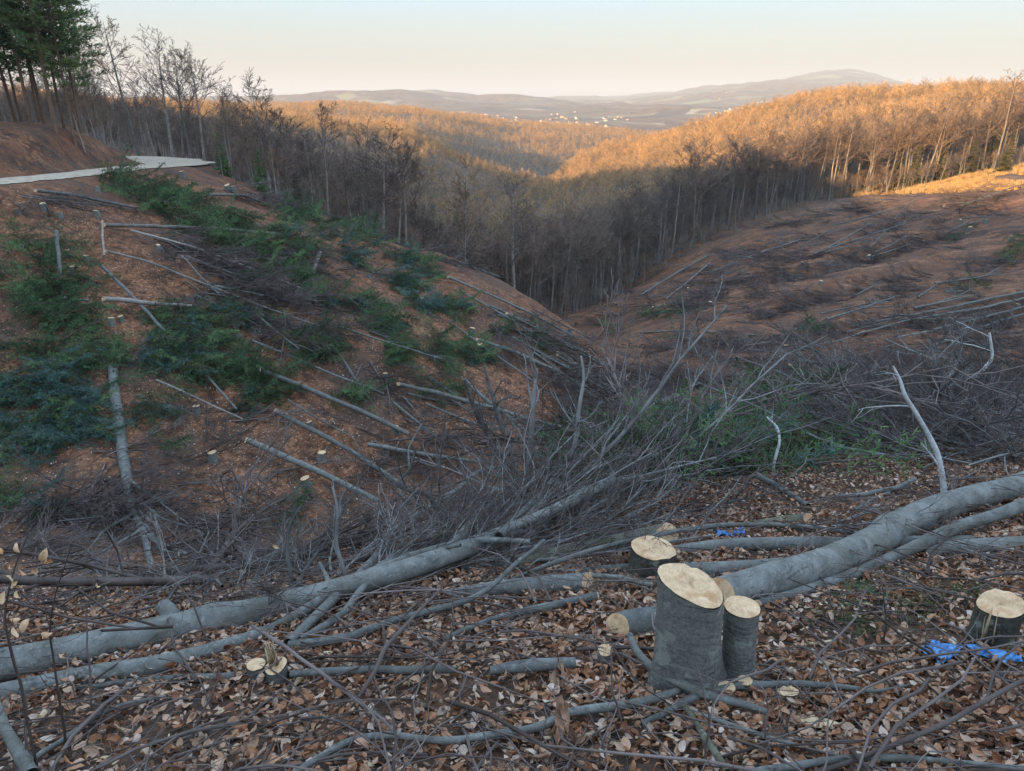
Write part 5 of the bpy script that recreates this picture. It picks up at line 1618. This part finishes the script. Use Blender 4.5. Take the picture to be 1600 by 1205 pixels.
k = rng.uniform(0, 1, len(cp)) < 0.35 + 0.5 * np.exp(-((cp[:, 0] - 0.9) ** 2 + (cp[:, 1] - 3.0) ** 2) / 1.2)
litter('wood_chips', cp[k], rng.uniform(0.3, 0.9, k.sum()), SET_CHIP, 4, 0.3, 0.03)
tp = ring_pts(2000, 1.1, 11, 1.0, 46)
n = len(tp)
litter('twig_litter', tp, rng.uniform(0.4, 1.1, n), SET_TWIG, 5, 0.12, 0.03)

tp = ring_pts(210, 1.3, 8, 1.0, 46); n = len(tp)
litter('loose_twigs', tp + np.array([0, 0, 0.03]), rng.uniform(0.7, 1.6, n), SET_TWIG, 5, 0.08, 0.05)

# thin poles left lying over the clearings, one by one
def pole_mesh(L, r):
    T_ = Tubes(); p_, _ = walk((0, 0, 0), (1, 0, 0.0), L, 14, 0.035); p_[:, 2] *= 0.4
    T_.add(p_, r * np.linspace(1, 0.35, 14), 6)
    for _k in range(5):
        i_ = rng.integers(5, 13); d_ = unit(np.array([1, rng.choice([-1, 1]) * 0.7, 0.25]))
        b_, _ = walk(p_[i_], d_, rng.uniform(0.5, 1.6), 4, 0.15); T_.add(b_, np.linspace(r * .35, r * .12, 4), 3)
    return T_.mesh('pole', MAT_BEECH, 0.04)
POLES = [pole_mesh(l, r) for l, r in ((7, .07), (9, .09), (5, .05), (8, .06), (6, .10))]
def poles(n_, cu, cv, ru, rv, ang, az, jit, s0, lab, grp):
    p_ = patch(n_, cu, cv, ru, rv, ang)
    r_ = lay(p_, jit, 0.02, 0.3, az)
    for i_ in range(n_):
        o_ = link('felled_pole', POLES[rng.integers(0, 5)], None, (p_[i_, 0], p_[i_, 1], p_[i_, 2] + rng.uniform(0.08, 0.4)), tuple(r_[i_]), s0 * rng.uniform(0.6, 1.15))
        tag(o_, lab, 'pole', grp)
poles(16, 330, 430, 150, 50, 20, None, 0.35, 0.9, 'thin felled pole lying among the green boughs of the left slope', 'thin poles among the green boughs')
poles(16, 560, 560, 160, 60, 22, None, 0.3, 0.9, 'thin felled pole on the bare leaf slope below the spur', 'thin poles on the leaf slope')
poles(14, 830, 530, 90, 40, 38, None, 0.25, 1.1, 'thin felled pole running down the spur edge into the gully', 'thin poles on the spur edge')
poles(22, 960, 620, 90, 40, 25, None, 0.5, 1.0, 'thin felled pole crossed with others in the gully bottom', 'thin poles in the gully')
poles(18, 1130, 440, 100, 40, -25, 2.6, 0.3, 1.3, 'thin felled pole along the foot of the right hollow', 'thin poles at the hollow foot')
poles(20, 1400, 480, 180, 30, -12, 0.35, 0.2, 1.5, 'thin felled pole in the skid bundles of the right hollow', 'thin poles of the skid bundles')
poles(14, 1380, 370, 180, 30, -14, 0.4, 0.3, 1.6, 'thin felled pole high on the right hollow', 'thin poles high on the hollow')

# ------------------------------------------------------------------ dry grass on the upper right edge
mg = plain('dry_grass', [(0.3, (0.30, 0.19, 0.09)), (0.7, (0.52, 0.36, 0.17))], 3.0, rnd=((0.7, 0.6, 0.5), (1.2, 1.2, 1.1)))
def tuft(n, h):
    o_ = rng.normal(0, 0.12, (n, 3)); o_[:, 2] = -0.05; d_ = rng.normal(0, 0.35, (n, 3)); d_[:, 2] = 1; d_ /= np.linalg.norm(d_, axis=1, keepdims=True)
    v_, q_ = blades(o_, d_, rng.uniform(0.5, 1, n) * h, 0.02)
    return mesh_from('tuft', v_, None, mg, False, quads=q_)
SET_GRASS = source_set('tufts', [tuft(60, 0.6), tuft(40, 0.8), tuft(50, 0.45)])
gp = ground_pts(60000, 120, 215, math.radians(16), math.radians(39))
gu, gv, _ = project(gp)
kk = (gu > 1300) & (gu < 1680) & (gv < 312 - (gu - 1250) * 0.045) & (rng.uniform(0, 1, len(gp)) < 0.35 + 0.9 * fbm(gp[:, 0] / 6, gp[:, 1] / 6, 71, 2))
gp = gp[kk]; n = len(gp)
scatter('dry_grass', gp, np.c_[np.zeros(n), np.zeros(n), rng.uniform(0, 6, n)], rng.uniform(0.7, 1.7, n), rng.integers(0, 3, n), SET_GRASS)
# ------------------------------------------------------------------ small things
def cloth_scrap(name, label, u, v, wpx, hpx, mat, seed):
    g = ground_at(u, v); dep = g[1] * CP - g[2] * SP
    W, D = wpx * dep / F, hpx * dep / F * 1.9
    n, m_ = 34, 20; V = []; keep = {}
    for i in range(n + 1):
        for j in range(m_ + 1):
            a, b = i / n * 2 - 1, j / m_ * 2 - 1
            x, y = a * W / 2, b * D / 2 + 0.25 * D * math.sin(a * 2.3 + seed)
            z = abs(float(vnoise(np.array([a * 4 + seed]), np.array([b * 3.0]), seed)[0])) * 0.05 + abs(float(vnoise(np.array([a * 11 + seed]), np.array([b * 9.0]), seed + 3)[0])) * 0.014 + 0.02
            V.append((x, y, float(H2(g[0] + x, g[1] + y)) - g[2] + z))
    q = []
    for i in range(n):
        for j in range(m_):
            a, b = (i + .5) / n * 2 - 1, (j + .5) / m_ * 2 - 1
            e = 0.62 + 0.42 * float(vnoise(np.array([a * 2.4 + seed * 3]), np.array([0.5]), 4)[0])
            if abs(b) < e and abs(a) < 0.97 + 0.05 * math.sin(b * 9):
                q.append((i * (m_ + 1) + j, (i + 1) * (m_ + 1) + j, (i + 1) * (m_ + 1) + j + 1, i * (m_ + 1) + j + 1))
    o = link(name, mesh_from(name, V, None, mat, True, quads=q), None, tuple(g))
    tag(o, label, 'plastic bag')
    sd = o.modifiers.new('thickness', 'SOLIDIFY'); sd.thickness = 0.0008
    return o
mb = M('blue_plastic', 0.35, 0.5); mb.col(mb.ramp(mb.noise(mb.coord('Object'), 30, 3), [(0.35, (0.02, 0.09, 0.26)), (0.55, (0.05, 0.22, 0.48)), (0.72, (0.16, 0.38, 0.58))]))
cloth_scrap('plastic_bag', 'crumpled bright blue plastic bag lying in the leaves below the mossy stump', 1508, 1030, 120, 36, mb.m, 2)
cloth_scrap('plastic_bag', 'small blue plastic scrap lying behind the straight thin grey pole', 1140, 840, 44, 16, mb.m, 5)
cloth_scrap('plastic_bag', 'tiny blue scrap between thick trunk and slender pole', 1209, 932, 10, 5, mb.m, 7)

def chunk(label, u, v, wpx, hpx, ang, mat, seed):
    g = ground_at(u, v); dep = g[1] * CP - g[2] * SP
    L, W = wpx * dep / F, hpx * dep / F
    r_ = np.random.default_rng(seed); n = 9; V = []
    for i in range(n):
        t = i / (n - 1) * 2 - 1; e = math.sqrt(max(0.05, 1 - t * t * 0.9))
        for a in range(8):
            an = a / 8 * 6.2832
            V.append((t * L / 2, math.cos(an) * W * 0.6 * e * r_.uniform(0.7, 1.2), abs(math.sin(an)) * W * 0.22 * e * r_.uniform(0.6, 1.3) + 0.015))
    q = [(i * 8 + a, i * 8 + (a + 1) % 8, (i + 1) * 8 + (a + 1) % 8, (i + 1) * 8 + a) for i in range(n - 1) for a in range(8)]
    q += [(3, 2, 1, 0), (7, 4, 3, 0), (7, 6, 5, 4)]
    k = (n - 1) * 8; q += [(k, k + 1, k + 2, k + 3), (k, k + 3, k + 4, k + 7), (k + 4, k + 5, k + 6, k + 7)]
    o = link('wood_chunk', mesh_from('wood_chunk', V, None, mat, False, quads=q), None, tuple(g + np.array([0, 0, 0.01])), (math.atan(-0.3) * math.cos(ang), math.atan(-.3) * math.sin(ang) * -1, ang))
    tag(o, label, 'wood chunk'); return o
chunk('large yellow chip of torn wood lying in leaves right of the tall stump', 1272, 1137, 80, 26, -0.25, MAT_SPLINTER, 1)
chunk('pale stick of split wood behind the foot of the tall stump', 985, 1062, 34, 8, 0.9, MAT_SPLINTER, 2)
chunk('thin pale slab of torn wood beside the round ended grey log', 950, 913, 30, 6, 0.2, MAT_SPLINTER, 3)
chunk('reddish sawn offcut leaning at the foot of the tall stump', 1040, 1078, 20, 12, 0.1, MAT_CUTRED, 4)
chunk('round red brown offcut under the cut sapling stubs', 1165, 1103, 18, 14, 1.2, MAT_CUTRED, 5)
chunk('pale bark flake lying above the mossy stump', 1570, 945, 26, 8, 0.0, MAT_SPLINTER, 6)
chunk('weathered grey block of wood in the leaves at the lower right', 1478, 1105, 34, 26, 1.3, MAT_MOSSY, 8)
chunk('pale weathered chip lying left of the round half buried stub', 1205, 1092, 22, 8, 0.6, MAT_SPLINTER, 9)

mw_ = plain('white_scrap', [(0.3, (0.6, 0.62, 0.6)), (0.7, (0.75, 0.78, 0.76))], 2)
chunk('tiny white scrap on the pale track at the foot of the right hollow', 998, 404, 9, 4, 0.1, mw_, 11)
chunk('second tiny white scrap just below the first on the pale track', 1002, 417, 7, 4, 0.3, mw_, 12)
chunk('big bright root end of wood among twigs beside the green boughs', 1372, 684, 16, 10, 0.4, MAT_SPLINTER, 13)

# the withered hanging leaves in front of the short thick limb
def withered(u, vb, vt, n, label):
    g = ground_at(u, vb); dep = g[1] * CP - g[2] * SP
    hgt = (vb - vt) * dep / F * 1.1
    o = link('withered_shoot', None, None, tuple(g)); tag(o, label, 'dry plant')
    T = Tubes(); p, _ = walk((0, 0, -0.02), (0.05, 0, 1), hgt, 7, 0.08); T.add(p, np.linspace(0.004, 0.002, 7), 5)
    link('stem', T.mesh('stem', MAT_TWIG), o)
    md = plain('withered_leaf', [(0.3, (0.20, 0.10, 0.06)), (0.7, (0.42, 0.26, 0.17))], 20)
    for i in range(n):
        f = rng.uniform(0.25, 1); L = rng.uniform(0.07, 0.12); w = L * rng.uniform(0.16, 0.28); V = []
        a = rng.uniform(0, 6.28)
        for k in range(7):
            t = k / 6; ww = w * math.sin(math.pi * (0.08 + 0.88 * t)) 
            for s in (-1, 0, 1):
                V.append((math.cos(a) * (s * ww) + 0.01 * math.sin(t * 5 + i), math.sin(a) * (s * ww) + abs(s) * w * 0.5, -t * L))
        q = [(k * 3 + j, k * 3 + j + 1, k * 3 + j + 4, k * 3 + j + 3) for k in range(6) for j in (0, 1)]
        c = p[min(6, int(f * 6))]
        link('leaf', mesh_from('leaf', V, None, md, True, quads=q), o, tuple(c + rng.normal(0, 0.012, 3)), (rng.normal(0, .25), rng.normal(0, .25), rng.uniform(0, 6)))
withered(882, 1162, 1058, 16, 'cluster of withered curled leaves hanging on a shoot in the middle foreground')
withered(876, 1070, 1005, 5, 'short shoot with a few curled rust leaves above the hanging cluster')

# saplings with a few dead leaves, lower left
md = leaf_material('hanging_leaf', [(0.0, (0.42, 0.25, 0.13)), (0.5, (0.58, 0.40, 0.24)), (1.0, (0.50, 0.26, 0.11))])
LV2 = []
for me in LEAVES[:5]:
    c = me.copy(); c.materials.clear(); c.materials.append(md); LV2.append(c)
def sapling(path, leaves, label, depth=None):
    base = ground_at(path[0][0], path[0][1]); t0 = base[1]
    pts_ = [base]; 
    for k, (u, v) in enumerate(path[1:]): pts_.append(P(u, v, t0 + 0.03 * k))
    pts_ = np.array(pts_); n = len(pts_)
    o = link('sapling', None, None, tuple(base)); tag(o, label, 'sapling')
    q, r_ = resample(pts_ - base, np.linspace(0.0055, 0.0016, n), 26)
    w_ = np.stack([vnoise(np.arange(26) * 0.3 + k * 9.1 + path[0][0], np.full(26, 0.5), 3) for k in range(3)], 1) * 0.008
    q = q + w_
    T = Tubes(); T.add(q, r_, 6)
    for k in range(7):
        i = rng.integers(6, 24); d = unit(q[i + 1] - q[i] + rng.normal(size=3) * 0.8 * 0.05 + rand_perp(unit(q[i + 1] - q[i])) * 0.05)
        p, _ = walk(q[i], d, rng.uniform(0.08, 0.25), 5, 0.2); T.add(p, np.linspace(0.002, 0.0009, 5), 3)
    link('stem', T.mesh('stem', MAT_TWIG), o)
    for (u, v) in leaves:
        c = P(u, v, t0 + rng.uniform(-0.02, 0.1)) - base
        link('leaf', LV2[rng.integers(0, 5)], o, tuple(c), (rng.normal(0.9, 0.5), rng.normal(0, 0.6), rng.uniform(0, 6.28)), rng.uniform(0.5, 0.8))
sapling([(60,1210),(30,1060),(5,960),(25,880),(50,820)], [(3,858),(22,855),(14,884),(16,900),(32,895),(18,915),(34,917),(28,930),(2,935)], 'leaf hung sapling rising at the far left edge')
sapling([(105,1180),(92,1080),(78,1000),(86,930),(110,850)], [(68,868),(72,876),(60,892),(24,968),(36,976),(22,990),(90,955),(72,990)], 'second leaf hung sapling right of the edge one')
sapling([(145,1120),(138,1030),(132,960),(150,900)], [(152,915),(112,978),(98,1022),(95,1030)], 'thin sapling with three dead leaves over the heavy log')
sapling([(45,1200),(40,1100),(20,1020),(-5,930)], [], 'leafless thin sapling crossing the lower left corner')
sapling([(325,1010),(300,940),(270,900),(215,885),(142,872)], [(190,1020)], 'bent bare sapling arching over the branch stub of the heavy log')
sapling([(560,1000),(520,960),(420,930),(330,900),(230,880)], [], 'long arched bare shoot reaching left above the heavy log')
sapling([(480,900),(470,830),(455,780),(462,720)], [(430,855)], 'upright shoot behind the middle of the heavy log')
sapling([(640,840),(625,760),(610,700),(600,640),(560,600)], [], 'tall shoot reaching up over the leaf slope')
sapling([(1378,1020),(1385,960),(1378,915)], [], 'thin green shoot standing on the bare patch')
sapling([(975,1140),(958,1080),(955,1010),(985,990)], [], 'dark thin shoot standing left of the tall stump')
sapling([(1205,1200),(1195,1140),(1200,1080),(1175,1060)], [], 'pale thin twig upright in leaves below the tall stump')
sapling([(1100,1205),(1108,1120),(1095,1060),(1088,1040)], [], 'thin twig standing in front of the tall stump')

# spruce sprigs lying on the bare patch
pp = np.concatenate([patch(26, 1400, 960, 110, 35), patch(10, 1540, 955, 60, 30)])
scatter('spruce_sprigs', pp + np.array([0, 0, 0.02]), lay(pp, 1.5, 0.1, 0.3), rng.uniform(0.12, 0.22, len(pp)), rng.choice([5, 6, 1], len(pp)), SET_SLASH)

# ------------------------------------------------------------------ village far down the valley
def house_mesh(w, d, h, rh, wall, roof):
    v = [(-w, -d, -3), (w, -d, -3), (w, d, -3), (-w, d, -3), (-w, -d, h), (w, -d, h), (w, d, h), (-w, d, h), (-w, 0, h + rh), (w, 0, h + rh)]
    f = [(7, 4, 8), (5, 6, 9)]; q = [(0, 1, 5, 4), (1, 2, 6, 5), (2, 3, 7, 6), (3, 0, 4, 7)]
    b = mesh_from('house_wall', v, f, wall, False, quads=q)
    o_ = 0.6; v2 = [(-w - o_, -d - o_, h - .5), (w + o_, -d - o_, h - .5), (w + o_, 0, h + rh + .25), (-w - o_, 0, h + rh + .25), (w + o_, d + o_, h - .5), (-w - o_, d + o_, h - .5)]
    v2 += [(x, y, z + 0.25) for x, y, z in v2]
    q2 = [(0, 1, 2, 3), (3, 2, 4, 5), (6, 7, 8, 9), (9, 8, 10, 11), (0, 1, 7, 6), (4, 5, 11, 10), (1, 2, 8, 7), (2, 4, 10, 8), (0, 3, 9, 6), (3, 5, 11, 9)]
    return b, mesh_from('house_roof', v2, None, roof, False, quads=q2)
WL = [plain('white_wall', [(0, (0.42, 0.39, 0.35)), (1, (0.5, 0.47, 0.43))]), plain('cream_wall', [(0, (0.42, 0.34, 0.25)), (1, (0.46, 0.38, 0.28))]), plain('yellow_wall', [(0, (0.42, 0.31, 0.18)), (1, (0.46, 0.35, 0.2))])]
RF = [plain('red_roof', [(0, (0.24, 0.13, 0.10)), (1, (0.30, 0.18, 0.14))]), plain('brown_roof', [(0, (0.18, 0.12, 0.10)), (1, (0.24, 0.17, 0.13))])]
HM = [house_mesh(6, 4.5, 5.5, 3.2, WL[0], RF[0]), house_mesh(7, 5, 4, 3.5, WL[1], RF[0]), house_mesh(5, 4.5, 6, 2.8, WL[2], RF[1]), house_mesh(8, 5, 5, 3, WL[0], RF[1])]
for cu, cv, ru, rv, n, Y, grp, lab in [
  (760, 193, 50, 6, 26, 2150, 'houses left in the village', 'small pale house in the village left of the brown hill top'),
  (885, 183, 26, 6, 18, 2350, 'houses on the village hill', 'small pale house on the low hill in the middle distance'),
  (900, 199, 85, 4, 22, 1950, 'houses along the wood edge', 'small cream house along the edge of the lit wood'),
  (1150, 182, 45, 10, 24, 2300, 'houses at the foot of the mountain', 'small white house on the slope below the big far hill'),
  (1090, 210, 16, 3, 8, 1700, 'houses by the right ridge', 'small house right beside the lit forested ridge'),
  (1125, 154, 12, 3, 6, 4300, 'houses on the far hill', 'tiny white house on the far hazy hill')]:
    for i in range(n):
        u = cu + rng.uniform(-ru, ru); Yh = Y * rng.uniform(0.8, 1.25)
        q = P(u, cv, Yh); p = ground_at(u, cv + rng.uniform(-rv, rv)) if False else np.array([q[0], q[1], float(H2(q[0], q[1]))])
        s = rng.uniform(0.45, 0.8) * (1.0 if Y < 3000 else 1.2)
        k = rng.integers(0, 4)
        o = link('house', None, None, tuple(p), (0, 0, rng.uniform(0, 3.1)), s); tag(o, lab, 'house', grp)
        link('wall', HM[k][0], o); link('roof', HM[k][1], o)
